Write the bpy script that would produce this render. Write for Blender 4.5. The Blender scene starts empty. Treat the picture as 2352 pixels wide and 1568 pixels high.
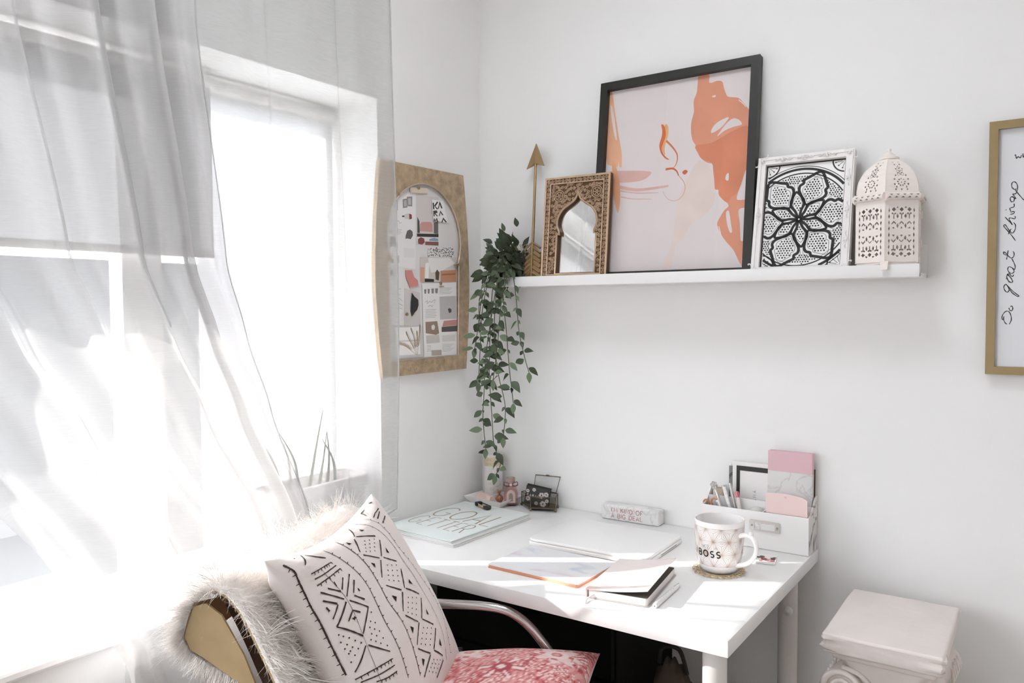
import bpy, bmesh, math, random
from mathutils import Vector, Matrix, Euler
from mathutils.geometry import tessellate_polygon
random.seed(7)
PI = math.pi
scene = bpy.context.scene
COL = scene.collection

# ------------------------------------------------------------------ camera
cam_data = bpy.data.cameras.new('camera')
cam = bpy.data.objects.new('camera', cam_data)
COL.objects.link(cam)
cam_data.sensor_width = 36.0
cam_data.lens = 36.0 * 1811.9 / 2352.0
cam_data.clip_start = 0.02
CAMROT = Matrix(((0.8238, -0.0189, 0.5666), (0.5669, 0.0385, -0.8229), (-0.0062, 0.9991, 0.0424)))
cam.matrix_world = Matrix.Translation((1.3766, -1.843, 1.287)) @ CAMROT.to_4x4()
scene.camera = cam

# ------------------------------------------------------------------ world, sun, exposure
world = bpy.data.worlds.new('sky')
scene.world = world
world.use_nodes = True
bg = world.node_tree.nodes['Background']
bg.inputs['Color'].default_value = (0.90, 0.95, 1.0, 1)
bg.inputs['Strength'].default_value = 11.0
sun_data = bpy.data.lights.new('sun', 'SUN')
sun_data.energy = 17.0
sun_data.angle = math.radians(0.6)
sun_data.color = (1.0, 0.965, 0.93)
sun = bpy.data.objects.new('sun', sun_data)
COL.objects.link(sun)
sun.rotation_euler = Vector((1.0, 0.64, -0.62)).to_track_quat('-Z', 'Y').to_euler()
sun.location = (-4, -3, 3)

def portal(name, loc, rot, sx, sy):
    l = bpy.data.lights.new(name, 'AREA')
    l.shape = 'RECTANGLE'; l.size = sx; l.size_y = sy
    l.cycles.is_portal = True
    o = bpy.data.objects.new(name, l); COL.objects.link(o)
    o.location = loc; o.rotation_euler = rot
portal('window_portal', (-0.26, -1.31, 1.25), (0, -PI/2, 0), 1.10, 1.78)

portal('fill_window_portal', (-0.26, -2.925, 1.685), (0, -PI/2, 0), 1.47, 1.15)
portal('fill_skylight_portal', (.76, -1.03, 2.70), (0, 0, 0), 0.52, 0.54)

vs = scene.view_settings
vs.view_transform = 'Standard'; vs.look = 'None'
vs.exposure = 0.65; vs.gamma = 1.0
vs.use_curve_mapping = False
cy = scene.cycles
cy.max_bounces = 10; cy.diffuse_bounces = 6; cy.transparent_max_bounces = 24
cy.transmission_bounces = 8; cy.glossy_bounces = 4
cy.caustics_reflective = False; cy.caustics_refractive = False

# ------------------------------------------------------------------ helpers
def srgb(h):
    if isinstance(h, str):
        h = h.lstrip('#'); c = [int(h[i:i+2], 16)/255 for i in (0, 2, 4)]
    else:
        c = h
    return tuple((x/12.92 if x <= 0.04045 else ((x+0.055)/1.055)**2.4) for x in c)

MATS = {}
def mat(name, col, rough=0.6, metal=0.0, noise=None, bump=None, spec=0.5, coat=0.0, sheen=0.0, emit=None, wave=None):
    """noise=(scale, amount): mottled value; bump=(scale, strength, distance)"""
    if name in MATS: return MATS[name]
    m = bpy.data.materials.new(name); m.use_nodes = True
    nt = m.node_tree; b = nt.nodes['Principled BSDF']
    c = srgb(col)
    b.inputs['Base Color'].default_value = (*c, 1)
    b.inputs['Roughness'].default_value = rough
    b.inputs['Metallic'].default_value = metal
    b.inputs['Specular IOR Level'].default_value = spec
    b.inputs['Coat Weight'].default_value = coat
    b.inputs['Sheen Weight'].default_value = sheen
    tc = nt.nodes.new('ShaderNodeTexCoord')
    if noise:
        n = nt.nodes.new('ShaderNodeTexNoise'); n.inputs['Scale'].default_value = noise[0]; n.inputs['Detail'].default_value = 4
        nt.links.new(tc.outputs['Object'], n.inputs['Vector'])
        r = nt.nodes.new('ShaderNodeValToRGB')
        a = noise[1]
        r.color_ramp.elements[0].position = 0.3; r.color_ramp.elements[1].position = 0.7
        r.color_ramp.elements[0].color = (*[x*(1-a) for x in c], 1)
        r.color_ramp.elements[1].color = (*[min(1, x*(1+a)) for x in c], 1)
        nt.links.new(n.outputs['Fac'], r.inputs['Fac']); nt.links.new(r.outputs['Color'], b.inputs['Base Color'])
    if bump:
        n2 = nt.nodes.new('ShaderNodeTexNoise'); n2.inputs['Scale'].default_value = bump[0]; n2.inputs['Detail'].default_value = 5
        nt.links.new(tc.outputs['Object'], n2.inputs['Vector'])
        bp = nt.nodes.new('ShaderNodeBump'); bp.inputs['Strength'].default_value = bump[1]
        bp.inputs['Distance'].default_value = bump[2] if len(bump) > 2 else 0.002
        nt.links.new(n2.outputs['Fac'], bp.inputs['Height']); nt.links.new(bp.outputs['Normal'], b.inputs['Normal'])
    if emit:
        b.inputs['Emission Color'].default_value = (*c, 1); b.inputs['Emission Strength'].default_value = emit
    MATS[name] = m
    return m

def marble(name, base, vein, scale=6.0, rough=0.25):
    if name in MATS: return MATS[name]
    m = mat(name, base, rough)
    nt = m.node_tree; b = nt.nodes['Principled BSDF']
    tc = nt.nodes.new('ShaderNodeTexCoord')
    n = nt.nodes.new('ShaderNodeTexNoise'); n.inputs['Scale'].default_value = scale; n.inputs['Detail'].default_value = 8
    n.inputs['Distortion'].default_value = 1.6
    r = nt.nodes.new('ShaderNodeValToRGB')
    e = r.color_ramp.elements
    e[0].position = 0.455; e[0].color = (*srgb(base), 1)
    e[1].position = 0.535; e[1].color = (*srgb(base), 1)
    k = e.new(0.5); k.color = (*srgb(vein), 1)
    k2 = e.new(0.485); k2.color = (*srgb(base), 1)
    nt.links.new(tc.outputs['Object'], n.inputs['Vector']); nt.links.new(n.outputs['Fac'], r.inputs['Fac'])
    nt.links.new(r.outputs['Color'], b.inputs['Base Color'])
    return m

def attr_mat(name, rough=0.8, sheen=0.0, bump=None):
    if name in MATS: return MATS[name]
    m = mat(name, '#ffffff', rough, sheen=sheen, bump=bump)
    nt = m.node_tree
    a = nt.nodes.new('ShaderNodeVertexColor'); a.layer_name = 'Col'
    nt.links.new(a.outputs['Color'], nt.nodes['Principled BSDF'].inputs['Base Color'])
    return m

def thin_glass(name, tint=(1, 1, 1), refl=0.06, rough=0.02):
    if name in MATS: return MATS[name]
    m = bpy.data.materials.new(name); m.use_nodes = True
    nt = m.node_tree; nt.nodes.clear()
    o = nt.nodes.new('ShaderNodeOutputMaterial'); mx = nt.nodes.new('ShaderNodeMixShader')
    t = nt.nodes.new('ShaderNodeBsdfTransparent'); t.inputs['Color'].default_value = (*tint, 1)
    g = nt.nodes.new('ShaderNodeBsdfGlossy'); g.inputs['Roughness'].default_value = rough
    lw = nt.nodes.new('ShaderNodeLayerWeight'); lw.inputs['Blend'].default_value = .5
    pw_ = nt.nodes.new('ShaderNodeMath'); pw_.operation = 'POWER'; pw_.inputs[1].default_value = 5.0
    ml = nt.nodes.new('ShaderNodeMath'); ml.operation = 'MULTIPLY_ADD'; ml.inputs[1].default_value = .8; ml.inputs[2].default_value = refl*.5
    nt.links.new(lw.outputs['Facing'], pw_.inputs[0]); nt.links.new(pw_.outputs[0], ml.inputs[0]); nt.links.new(ml.outputs[0], mx.inputs['Fac'])
    nt.links.new(t.outputs[0], mx.inputs[1]); nt.links.new(g.outputs[0], mx.inputs[2]); nt.links.new(mx.outputs[0], o.inputs[0])
    MATS[name] = m
    return m

def link(o, parent=None):
    COL.objects.link(o)
    if parent is not None: o.parent = parent
    return o

def thing(name, label, cat, loc=(0, 0, 0), rot=(0, 0, 0), group=None, matrix=None):
    o = bpy.data.objects.new(name, None); COL.objects.link(o)
    o.empty_display_size = 0.05
    if matrix is not None: o.matrix_world = matrix
    else:
        o.location = loc; o.rotation_euler = rot
    o['label'] = label; o['category'] = cat
    if group: o['group'] = group
    return o

def tag(o, label, cat, group=None):
    o['label'] = label; o['category'] = cat
    if group: o['group'] = group
    return o

class MB:
    def __init__(s):
        s.v = []; s.f = []; s.m = []
    def add(s, vs, fs, M=None, mi=0):
        k = len(s.v)
        if M is not None: vs = [tuple(M @ Vector(p)) for p in vs]
        s.v += [tuple(p) for p in vs]
        s.f += [tuple(i+k for i in f) for f in fs]; s.m += [mi]*len(fs)
        return s
    def box(s, lo, hi, M=None, mi=0):
        x0, y0, z0 = lo; x1, y1, z1 = hi
        v = [(x0,y0,z0),(x1,y0,z0),(x1,y1,z0),(x0,y1,z0),(x0,y0,z1),(x1,y0,z1),(x1,y1,z1),(x0,y1,z1)]
        f = [(0,3,2,1),(4,5,6,7),(0,1,5,4),(1,2,6,5),(2,3,7,6),(3,0,4,7)]
        return s.add(v, f, M, mi)
    def rbox(s, lo, hi, r=0.003, seg=2, M=None, mi=0):
        bm = bmesh.new()
        bmesh.ops.create_cube(bm, size=1)
        c = [(a+b)/2 for a, b in zip(lo, hi)]; d = [b-a for a, b in zip(lo, hi)]
        for v in bm.verts: v.co = Vector([c[i]+v.co[i]*d[i] for i in range(3)])
        bmesh.ops.bevel(bm, geom=bm.edges[:], offset=r, segments=seg, profile=0.5, affect='EDGES')
        return s.bm(bm, M, mi)
    def bm(s, bm, M=None, mi=0):
        bm.verts.index_update()
        s.add([tuple(v.co) for v in bm.verts], [tuple(v.index for v in f.verts) for f in bm.faces], M, mi)
        bm.free(); return s
    def lathe(s, prof, n=24, M=None, mi=0, arc=None):
        v = []; f = []
        for (r, z) in prof:
            for i in range(n):
                a = 2*PI*i/n; v.append((r*math.cos(a), r*math.sin(a), z))
        for j in range(len(prof)-1):
            for i in range(n):
                i2 = (i+1) % n
                f.append((j*n+i, j*n+i2, (j+1)*n+i2, (j+1)*n+i))
        if prof[0][0] > 1e-6: f.append(tuple(range(n-1, -1, -1)))
        if prof[-1][0] > 1e-6: f.append(tuple((len(prof)-1)*n+i for i in range(n)))
        return s.add(v, f, M, mi)
    def tube(s, pts, r, n=8, M=None, mi=0, closed=False, flat=1.0):
        P = [Vector(p) for p in pts]; N = len(P)
        rs = r if isinstance(r, (list, tuple)) else [r]*N
        v = []; f = []; up = None
        for i in range(N):
            a = P[i-1] if (i > 0 or closed) else P[i]; b = P[(i+1) % N] if (i < N-1 or closed) else P[i]
            t = (b-a)
            if t.length < 1e-9: t = Vector((0, 0, 1))
            t.normalize()
            if up is None:
                up = Vector((0, 0, 1)) if abs(t.z) < 0.9 else Vector((1, 0, 0))
            x = up - t*up.dot(t)
            if x.length < 1e-6: x = Vector((1, 0, 0)) - t*t.x
            x.normalize(); y = t.cross(x); up = x
            for k in range(n):
                an = 2*PI*k/n
                v.append(tuple(P[i] + (x*math.cos(an)*flat + y*math.sin(an))*rs[i]))
        R = N if closed else N-1
        for i in range(R):
            for k in range(n):
                k2 = (k+1) % n; i2 = (i+1) % N
                f.append((i*n+k, i*n+k2, i2*n+k2, i2*n+k))
        if not closed:
            f.append(tuple(range(n-1, -1, -1))); f.append(tuple((N-1)*n+k for k in range(n)))
        return s.add(v, f, M, mi)
    def poly(s, pts, z=0.0, M=None, mi=0):
        tri = tessellate_polygon([[Vector((p[0], p[1], 0)) for p in pts]])
        v = [(p[0], p[1], z) for p in pts]
        out = []
        for t in tri:
            a, b, c = (v[i] for i in t)
            if (b[0]-a[0])*(c[1]-a[1])-(b[1]-a[1])*(c[0]-a[0]) < 0: t = (t[0], t[2], t[1])
            out.append(tuple(t))
        return s.add(v, out, M, mi)
    def prism(s, pts, z0, z1, M=None, mi=0, holes=()):
        loops = [list(pts)] + [list(h) for h in holes]
        allp = [p for l in loops for p in l]; n = len(allp)
        tri = tessellate_polygon([[Vector((p[0], p[1], 0)) for p in l] for l in loops])
        v = [(p[0], p[1], z0) for p in allp] + [(p[0], p[1], z1) for p in allp]
        f = []
        for t in tri:
            a, b, c = (allp[i] for i in t)
            if (b[0]-a[0])*(c[1]-a[1])-(b[1]-a[1])*(c[0]-a[0]) < 0: t = (t[0], t[2], t[1])
            f.append(tuple(i+n for i in t)); f.append((t[0], t[2], t[1]))
        k = 0
        for li, l in enumerate(loops):
            m = len(l)
            area = sum(l[i][0]*l[(i+1) % m][1]-l[(i+1) % m][0]*l[i][1] for i in range(m))
            ccw = (area > 0) == (li == 0)
            for i in range(m):
                a, b = k+i, k+(i+1) % m
                f.append((a, b, b+n, a+n) if ccw else (b, a, a+n, b+n))
            k += m
        return s.add(v, f, M, mi)
    def ribbon(s, pts, w, z=0.0, closed=False, M=None, mi=0, clip=None):
        """flat stroke in the local XY plane; w number or list"""
        P = [Vector((p[0], p[1])) for p in pts]
        if clip:
            x0, y0, x1, y1 = clip; run = []
            for i, p in enumerate(P + ([P[0]] if closed else [])):
                if x0 <= p.x <= x1 and y0 <= p.y <= y1: run.append(p)
                else:
                    if len(run) > 1: s.ribbon(run, w, z, False, M, mi)
                    run = []
            if len(run) > 1: s.ribbon(run, w, z, False, M, mi)
            return s
        N = len(P); ws = w if isinstance(w, (list, tuple)) else [w]*N
        v = []; f = []
        for i in range(N):
            a = P[i-1] if (i > 0 or closed) else P[i]; b = P[(i+1) % N] if (i < N-1 or closed) else P[i]
            t = b-a
            if t.length < 1e-9: t = Vector((1, 0))
            t.normalize(); q = Vector((-t.y, t.x))*ws[i]*0.5
            v += [(P[i].x-q.x, P[i].y-q.y, z), (P[i].x+q.x, P[i].y+q.y, z)]
        for i in range(N if closed else N-1):
            j = (i+1) % N
            f.append((2*i, 2*j, 2*j+1, 2*i+1))
        return s.add(v, f, M, mi)
    def disc(s, x, y, r, z=0.0, n=10, M=None, mi=0, ry=None):
        ry = ry or r
        return s.add([(x+r*math.cos(2*PI*i/n), y+ry*math.sin(2*PI*i/n), z) for i in range(n)], [tuple(range(n))], M, mi)
    def build(s, name, mats, parent=None, smooth=None, M=None):
        me = bpy.data.meshes.new(name); me.from_pydata(s.v, [], s.f)
        ms = mats if isinstance(mats, (list, tuple)) else [mats]
        for m in ms: me.materials.append(m)
        if len(ms) > 1: me.polygons.foreach_set('material_index', s.m)
        if smooth is not None: shade(me, smooth)
        me.update()
        o = bpy.data.objects.new(name, me); link(o, parent)
        if M is not None: o.matrix_local = M
        return o

def shade(me, angle):
    me.polygons.foreach_set('use_smooth', [True]*len(me.polygons))
    if angle < 179: me.set_sharp_from_angle(angle=math.radians(angle))

def struct(o):
    o['kind'] = 'structure'; return o
def stuff(o):
    o['kind'] = 'stuff'; return o

def T(x, y, z): return Matrix.Translation((x, y, z))
def RX(d): return Matrix.Rotation(math.radians(d), 4, 'X')
def RY(d): return Matrix.Rotation(math.radians(d), 4, 'Y')
def RZ(d): return Matrix.Rotation(math.radians(d), 4, 'Z')

def catmull(pts, k=6, closed=False):
    P = [Vector(p) for p in pts]; N = len(P); out = []
    for i in range(N if closed else N-1):
        p0 = P[(i-1) % N] if (i > 0 or closed) else P[i]; p1 = P[i]; p2 = P[(i+1) % N]
        p3 = P[(i+2) % N] if (i+2 < N or closed) else p2
        for j in range(k):
            t = j/k
            out.append(tuple(0.5*((2*p1)+(p2-p0)*t+(2*p0-5*p1+4*p2-p3)*t*t+(3*p1-p0-3*p2+p3)*t**3)))
    if not closed: out.append(tuple(P[-1]))
    return out

def inside(pt, poly):
    x, y = pt[0], pt[1]; c = False; n = len(poly)
    for i in range(n):
        x1, y1 = poly[i][0], poly[i][1]; x2, y2 = poly[i-1][0], poly[i-1][1]
        if (y1 > y) != (y2 > y) and x < (x2-x1)*(y-y1)/(y2-y1)+x1: c = not c
    return c

# single-stroke capitals in a unit box (x 0..w, y 0..1)
def arc(cx, cy, rx, ry, a0, a1, n=10):
    return [(cx+rx*math.cos(math.radians(a0+(a1-a0)*i/n)), cy+ry*math.sin(math.radians(a0+(a1-a0)*i/n))) for i in range(n+1)]
FONT = {
 'A': (.70, [[(0,0),(.35,1),(.70,0)],[(.12,.33),(.58,.33)]]),
 'B': (.60, [[(0,0),(0,1),(.30,1)]+arc(.30,.76,.26,.24,90,-90)+[(0,.52)],[(.30,.52)]+arc(.32,.26,.28,.26,90,-90)+[(0,0)]]),
 'D': (.68, [[(0,0),(0,1),(.25,1)]+arc(.25,.5,.43,.5,90,-90,14)+[(0,0)]]),
 'E': (.52, [[(.52,1),(0,1),(0,0),(.52,0)],[(0,.52),(.44,.52)]]),
 'F': (.50, [[(.50,1),(0,1),(0,0)],[(0,.50),(.42,.50)]]),
 'G': (.78, [arc(.40,.5,.40,.5,42,318,18)+[(.74,.42),(.46,.42)]]),
 'I': (.06, [[(.03,0),(.03,1)]]),
 'K': (.62, [[(0,0),(0,1)],[(.58,1),(0,.42)],[(.2,.62),(.62,0)]]),
 'L': (.50, [[(0,1),(0,0),(.50,0)]]),
 'M': (.82, [[(0,0),(.06,1),(.41,.25),(.76,1),(.82,0)]]),
 'N': (.70, [[(0,0),(0,1),(.70,0),(.70,1)]]),
 'O': (.84, [arc(.42,.5,.42,.5,0,360,22)]),
 'R': (.60, [[(0,0),(0,1),(.30,1)]+arc(.30,.74,.28,.26,90,-90)+[(0,.48)],[(.28,.48),(.60,0)]]),
 'S': (.56, [arc(.29,.74,.26,.26,40,270,12)[:-1]+arc(.27,.25,.28,.25,90,-140,12)]),
 'T': (.60, [[(0,1),(.60,1)],[(.30,1),(.30,0)]]),
 "'": (.05, [[(.03,1),(.03,.78)]]),
 ' ': (.34, []),
}
def letters(mb, text, x, y, h, w, z=0.0, gap=0.22, M=None, mi=0, sx=1.0, center=False):
    tot = sum(FONT[c][0]+gap for c in text)-gap
    if center: x -= tot*h*sx/2
    for c in text:
        for st in FONT[c][1]:
            mb.ribbon([(x+p[0]*h*sx, y+p[1]*h) for p in st], w, z, M=M, mi=mi)
        x += (FONT[c][0]+gap)*h*sx
    return x
# ------------------------------------------------------------------ room shell
M_wall = mat('wall_paint', '#f0efee', 0.85, noise=(3, 0.012), bump=(260, 0.10, 0.001))
M_ceil = mat('ceiling_paint', '#f4f4f3', 0.9)
M_floor = mat('dark_floorboards', '#4a3c31', 0.45, noise=(6, 0.18))
M_white = mat('white_lacquer', '#efeeed', 0.35)
M_trim = mat('white_trim', '#eceae8', 0.4)
RX1, RY0, RZ1 = 3.3, -3.6, 2.55

def struct_box(name, lo, hi, m):
    return struct(MB().box(lo, hi).build(name, m))
floor = struct(MB().box((-0.3, RY0-.2, -0.12), (RX1+.2, 0.2, -0.02)).build('floor', mat('subfloor', '#2a221c', .8)))
plank = None
x = -0.3; k = 0
while x < RX1:
    y = RY0 - (k % 3)*0.4
    while y < 0.0:
        a, b = max(y, RY0), min(y+1.2, 0.0)
        if b-a > .05:
            o = MB().box((x+.001, a+.001, -0.02), (min(x+.14, RX1)-.001, b-.001, 0.0)).build('plank', M_floor, floor)
        y += 1.2
    x += .14; k += 1
SKY = (.50, 1.02, -1.30, -.76)
struct(MB().prism([(-.3, RY0-.2), (RX1+.2, RY0-.2), (RX1+.2, .2), (-.3, .2)], RZ1, RZ1+.14, holes=[[(SKY[0], SKY[2]), (SKY[1], SKY[2]), (SKY[1], SKY[3]), (SKY[0], SKY[3])]]).build('ceiling', M_ceil))
struct_box('wall_back', (-0.24, 0.0, -.02), (RX1+.2, 0.15, RZ1), M_wall)
struct_box('wall_right', (RX1, RY0, -.02), (RX1+.15, 0.0, RZ1), M_wall)
# left wall with window opening
WY0, WY1, WZ0, WZ1, WD = -2.20, -0.42, 0.70, 1.80, -0.24
H2 = (-3.50, -2.35, 0.95, 2.42)
def wall_with_hole(name, u0, u1, z0, z1, hs, thick, M):
    mb = MB()
    mb.prism([(u0, z0), (u1, z0), (u1, z1), (u0, z1)], 0, thick, holes=[[(a, c), (b, c), (b, d), (a, d)] for a, b, c, d in hs])
    return struct(mb.build(name, M_wall, None, M=M))
# local x -> world y, local y -> world z, local z -> world -x... (x axis = y, y axis = z, z axis = x)
ML = Matrix(((0, 0, 1, -0.24), (1, 0, 0, 0), (0, 1, 0, 0), (0, 0, 0, 1)))
wall_with_hole('wall_left', RY0, 0.0, -.02, RZ1, [(WY0, WY1, WZ0, WZ1), H2], 0.24, ML)
struct_box('wall_front', (-0.24, RY0-.15, -.02), (RX1+.15, RY0, RZ1), M_wall)
# skirting along the back and left walls
struct_box('baseboard_back', (0.012, -0.012, 0.0), (RX1, 0.0, 0.09), M_trim)
struct_box('baseboard_left', (0.0, RY0, 0.0), (0.012, 0.0, 0.09), M_trim)

# ------------------------------------------------------------------ windows
G_win = thin_glass('window_glass')
def window(name, u0, u1, z0, z1, bars, M, fw=0.045, depth=0.045):
    root = bpy.data.objects.new(name, None); COL.objects.link(root); root['kind'] = 'structure'
    root.matrix_world = M
    mb = MB()
    for lo, hi in (((u0, z0), (u1, z0+fw)), ((u0, z1-fw), (u1, z1)), ((u0, z0+fw), (u0+fw, z1-fw)), ((u1-fw, z0+fw), (u1, z1-fw))):
        mb.box((lo[0], lo[1], 0), (hi[0], hi[1], depth))
    mb.build('window_frame', M_trim, root)
    xs = [u0+fw]
    for a, b in bars:
        MB().box((a, z0+fw, 0), (b, z1-fw, depth+.004)).build('mullion', M_trim, root); xs += [a, b]
    xs.append(u1-fw)
    for i in range(0, len(xs), 2):
        MB().box((xs[i], z0+fw, depth*.45), (xs[i+1], z1-fw, depth*.45+.004)).build('pane', G_win, root)
    return root
MW = Matrix(((0, 0, 1, -0.215), (1, 0, 0, 0), (0, 1, 0, 0), (0, 0, 0, 1)))
window('window_1', WY0, WY1, WZ0, WZ1, [(-1.62, -1.50), (-0.979, -0.894)], MW)
window('fill_window', *H2, [], MW)  # out of view, added to give the room fill light
window('fill_skylight', SKY[0], SKY[1], SKY[2], SKY[3], [], T(0, 0, RZ1+.09), .025)  # small skylight out of view, added for more fill light
sill = struct(MB().rbox((-0.17, WY0, WZ0-.002), (0.028, WY1, WZ0+.018), .006).build('trim_1', M_trim))

# ------------------------------------------------------------------ curtain
def sheer(name, tr=0.40, tlc=.07):
    m = bpy.data.materials.new(name); m.use_nodes = True
    nt = m.node_tree; nt.nodes.clear()
    o = nt.nodes.new('ShaderNodeOutputMaterial')
    d = nt.nodes.new('ShaderNodeBsdfDiffuse'); d.inputs['Color'].default_value = (.90, .895, .89, 1)
    tl = nt.nodes.new('ShaderNodeBsdfTranslucent'); tl.inputs['Color'].default_value = (tlc, tlc*.99, tlc*.98, 1)
    tp = nt.nodes.new('ShaderNodeBsdfTransparent')
    m1 = nt.nodes.new('ShaderNodeMixShader'); m1.inputs[0].default_value = .42
    m2 = nt.nodes.new('ShaderNodeMixShader')
    tc = nt.nodes.new('ShaderNodeTexCoord'); n = nt.nodes.new('ShaderNodeTexNoise')
    mp = nt.nodes.new('ShaderNodeMapping'); mp.inputs['Scale'].default_value = (40, 40, 900)
    n.inputs['Scale'].default_value = 1.0
    r = nt.nodes.new('ShaderNodeMapRange'); r.inputs['To Min'].default_value = tr-.06; r.inputs['To Max'].default_value = tr+.06
    nt.links.new(tc.outputs['Object'], mp.inputs['Vector']); nt.links.new(mp.outputs[0], n.inputs['Vector'])
    nt.links.new(n.outputs['Fac'], r.inputs['Value']); nt.links.new(r.outputs[0], m2.inputs[0])
    nt.links.new(d.outputs[0], m1.inputs[1]); nt.links.new(tl.outputs[0], m1.inputs[2])
    nt.links.new(m1.outputs[0], m2.inputs[1]); nt.links.new(tp.outputs[0], m2.inputs[2])
    nt.links.new(m2.outputs[0], o.inputs[0])
    return m
M_sheer = sheer('sheer_voile', .52)
M_sheer2 = sheer('dense_voile', .30, .15)
def sheet(fn, nu, nv):
    v = [fn(i/nu, j/nv) for j in range(nv+1) for i in range(nu+1)]
    f = [(j*(nu+1)+i, j*(nu+1)+i+1, (j+1)*(nu+1)+i+1, (j+1)*(nu+1)+i) for j in range(nv) for i in range(nu)]
    return MB().add(v, f)
CZ1 = 2.46
def lerp_tab(tab, z):
    if z >= tab[0][0]: return tab[0][1]
    for (za, a), (zb, b) in zip(tab, tab[1:]):
        if z >= zb:
            t = (za-z)/(za-zb); t = t*t*(3-2*t)*.35+t*.65
            return a+(b-a)*t
    return tab[-1][1]
def curtain_a(u, t):
    z = CZ1-(CZ1-.03)*t
    y = -0.452+.012*(1-t)-.010*math.sin(t*9) - u*.66
    ph = u*2*PI*3.3+.5*math.sin(t*2.2)
    x = .060+.014*math.sin(ph)*(.6+.4*t)+.006*math.sin(ph*2.3+t*3)
    y += .02*math.cos(ph)
    k = max(0.0, min(1.0, (.785-z)/.040)); k = k*k*(3-2*k)
    y -= .185*k*max(0.0, 1-u*2.4)
    if u < .03: x -= .008*(1-u/.03)
    return (x, y, z)
SH = [(2.0, 0.0), (1.80, .005), (1.37, .06), (1.24, .10), (1.09, .155), (.875, .245), (.70, .31), (.4, .36), (0, .38)]
def curtain_b(u, t):
    z = CZ1-(CZ1-.03)*t
    s = lerp_tab(SH, z)
    y0 = -1.02 - .42*u - .45*max(0, u-.5)
    y = y0 + s*(1+.75*min(u, .8))
    ph = u*2*PI*5.0 + .8*math.sin(u*9) + .3*t
    amp = .020+.010*t
    x = .112 + amp*math.sin(ph) + .012*math.sin(2.7*ph+1+t*2)
    y += .018*math.cos(ph)*(1-.2*t)
    if x < .088: x = .088+(x-.088)*.2
    return (x, y, z)
cr = thing('sheer_curtain', 'white sheer curtain hanging straight beside the arched pinboard', 'curtain', (0, 0, 0))
sheet(curtain_a, 150, 60).build('cloth', M_sheer, cr, 180)
MB().tube([(curtain_a(0, t/60)[0], curtain_a(0, t/60)[1], curtain_a(0, t/60)[2]) for t in range(61)], .0022, 6).build('side_hem', M_sheer, cr, 180)
cr2 = thing('sheer_curtain', 'white sheer curtain swept diagonally towards the fur-covered chair back', 'curtain', (0, 0, 0))
sheet(curtain_b, 170, 110).build('cloth', M_sheer2, cr2, 180)
MB().tube([curtain_b(0, t/110) for t in range(111)], .0016, 6).build('side_hem', M_sheer, cr2, 180)
rail = thing('curtain_rail', 'white ceiling rail that carries both sheer curtains', 'curtain rail')
MB().rbox((.03, -2.3, CZ1+.002), (.20, -.38, CZ1+.02), .004).build('rail', M_trim, rail)
for by in (-2.25, -.48):
    MB().box((.09, by, CZ1+.018), (.13, by+.05, RZ1)).build('bracket', M_trim, rail)

# blinds added to shape the sun patches and hide some bright sky
def added_blind_cloth(name, tl):
    m = bpy.data.materials.new(name); m.use_nodes = True
    nt = m.node_tree; nt.nodes.clear()
    o = nt.nodes.new('ShaderNodeOutputMaterial'); mx = nt.nodes.new('ShaderNodeMixShader'); mx.inputs[0].default_value = .4
    d = nt.nodes.new('ShaderNodeBsdfDiffuse'); d.inputs[0].default_value = (.85, .85, .85, 1)
    t = nt.nodes.new('ShaderNodeBsdfTranslucent'); t.inputs[0].default_value = (tl, tl, tl*1.02, 1)
    nt.links.new(d.outputs[0], mx.inputs[1]); nt.links.new(t.outputs[0], mx.inputs[2]); nt.links.new(mx.outputs[0], o.inputs[0])
    return m
def added_blind(label, y0, y1, zb, M_added_blind, dx=0.0):
    blind = thing('added_blind', label, 'blind', group=None)
    MB().box((-.150+dx, y0, zb+.014), (-.1485+dx, y1, WZ1-.03)).build('added_blind_cloth', M_added_blind, blind)
    MB().tube([(-.150+dx, y0-.004, WZ1-.028), (-.150+dx, y1+.004, WZ1-.028)], .012, 14).build('added_blind_roller', M_trim, blind, 40)
    MB().rbox((-.155+dx, y0, zb), (-.144+dx, y1, zb+.016), .002).build('added_blind_bar', M_trim, blind, 40)
added_blind('white roller blind added to shape the sun, fully down beside the curtain edge', -.820, -.430, WZ0+.020, added_blind_cloth('thin_added_blind_cloth', .95))
added_blind('white roller blind added to block high sun, halfway down behind the swept curtain', -2.16, -.800, 1.398, added_blind_cloth('dense_added_blind_cloth', .57), .028)

# unseen wall and dark ground, added outside to hold back the bright view
sky_screen = struct(MB().box((-6.6, -14.0, -.60), (-5.8, 10.0, 1.75)).build('added_sky_screen', mat('sky_screen_grey', '#525151', .95)))
dark_ground = struct(MB().box((-120.0, -90.0, -.62), (-.30, 90.0, -.60)).build('added_dark_ground', mat('added_ground_grey', '#3a3939', .9)))
# ------------------------------------------------------------------ desk
DZ = .74; DX1 = .946; DY0 = -.60
desk = thing('desk', 'white laminate desk with round white legs standing in the corner', 'desk', (0, 0, 0))
MB().rbox((.003, DY0, DZ-.0285), (DX1, -.003, DZ), .0012, 2).build('desk_top', mat('white_laminate', '#f1f0ef', .38, noise=(30, .01)), desk, 40)
M_leg = mat('white_powdercoat', '#e9e5e1', .45)
for (lx, ly) in ((.90, -.535), (.895, -.06), (.06, -.535), (.06, -.06)):
    leg = MB().lathe([(.028, DZ-.0285), (.028, DZ-.034), (.021, DZ-.034), (.021, .34), (.018, .335), (.018, .02), (.024, .018), (.024, 0)], 24, M=T(lx, ly, 0)).build('leg', M_leg, desk, 40)
    MB().lathe([(.0, -.006), (.009, -.005), (.0105, 0), (.009, .006), (.0, .008)], 14, M=T(lx+.008, ly-.026, .615) @ RX(90)).build('knob', mat('white_knob', '#f4f2f0', .3), leg, 180)

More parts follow.
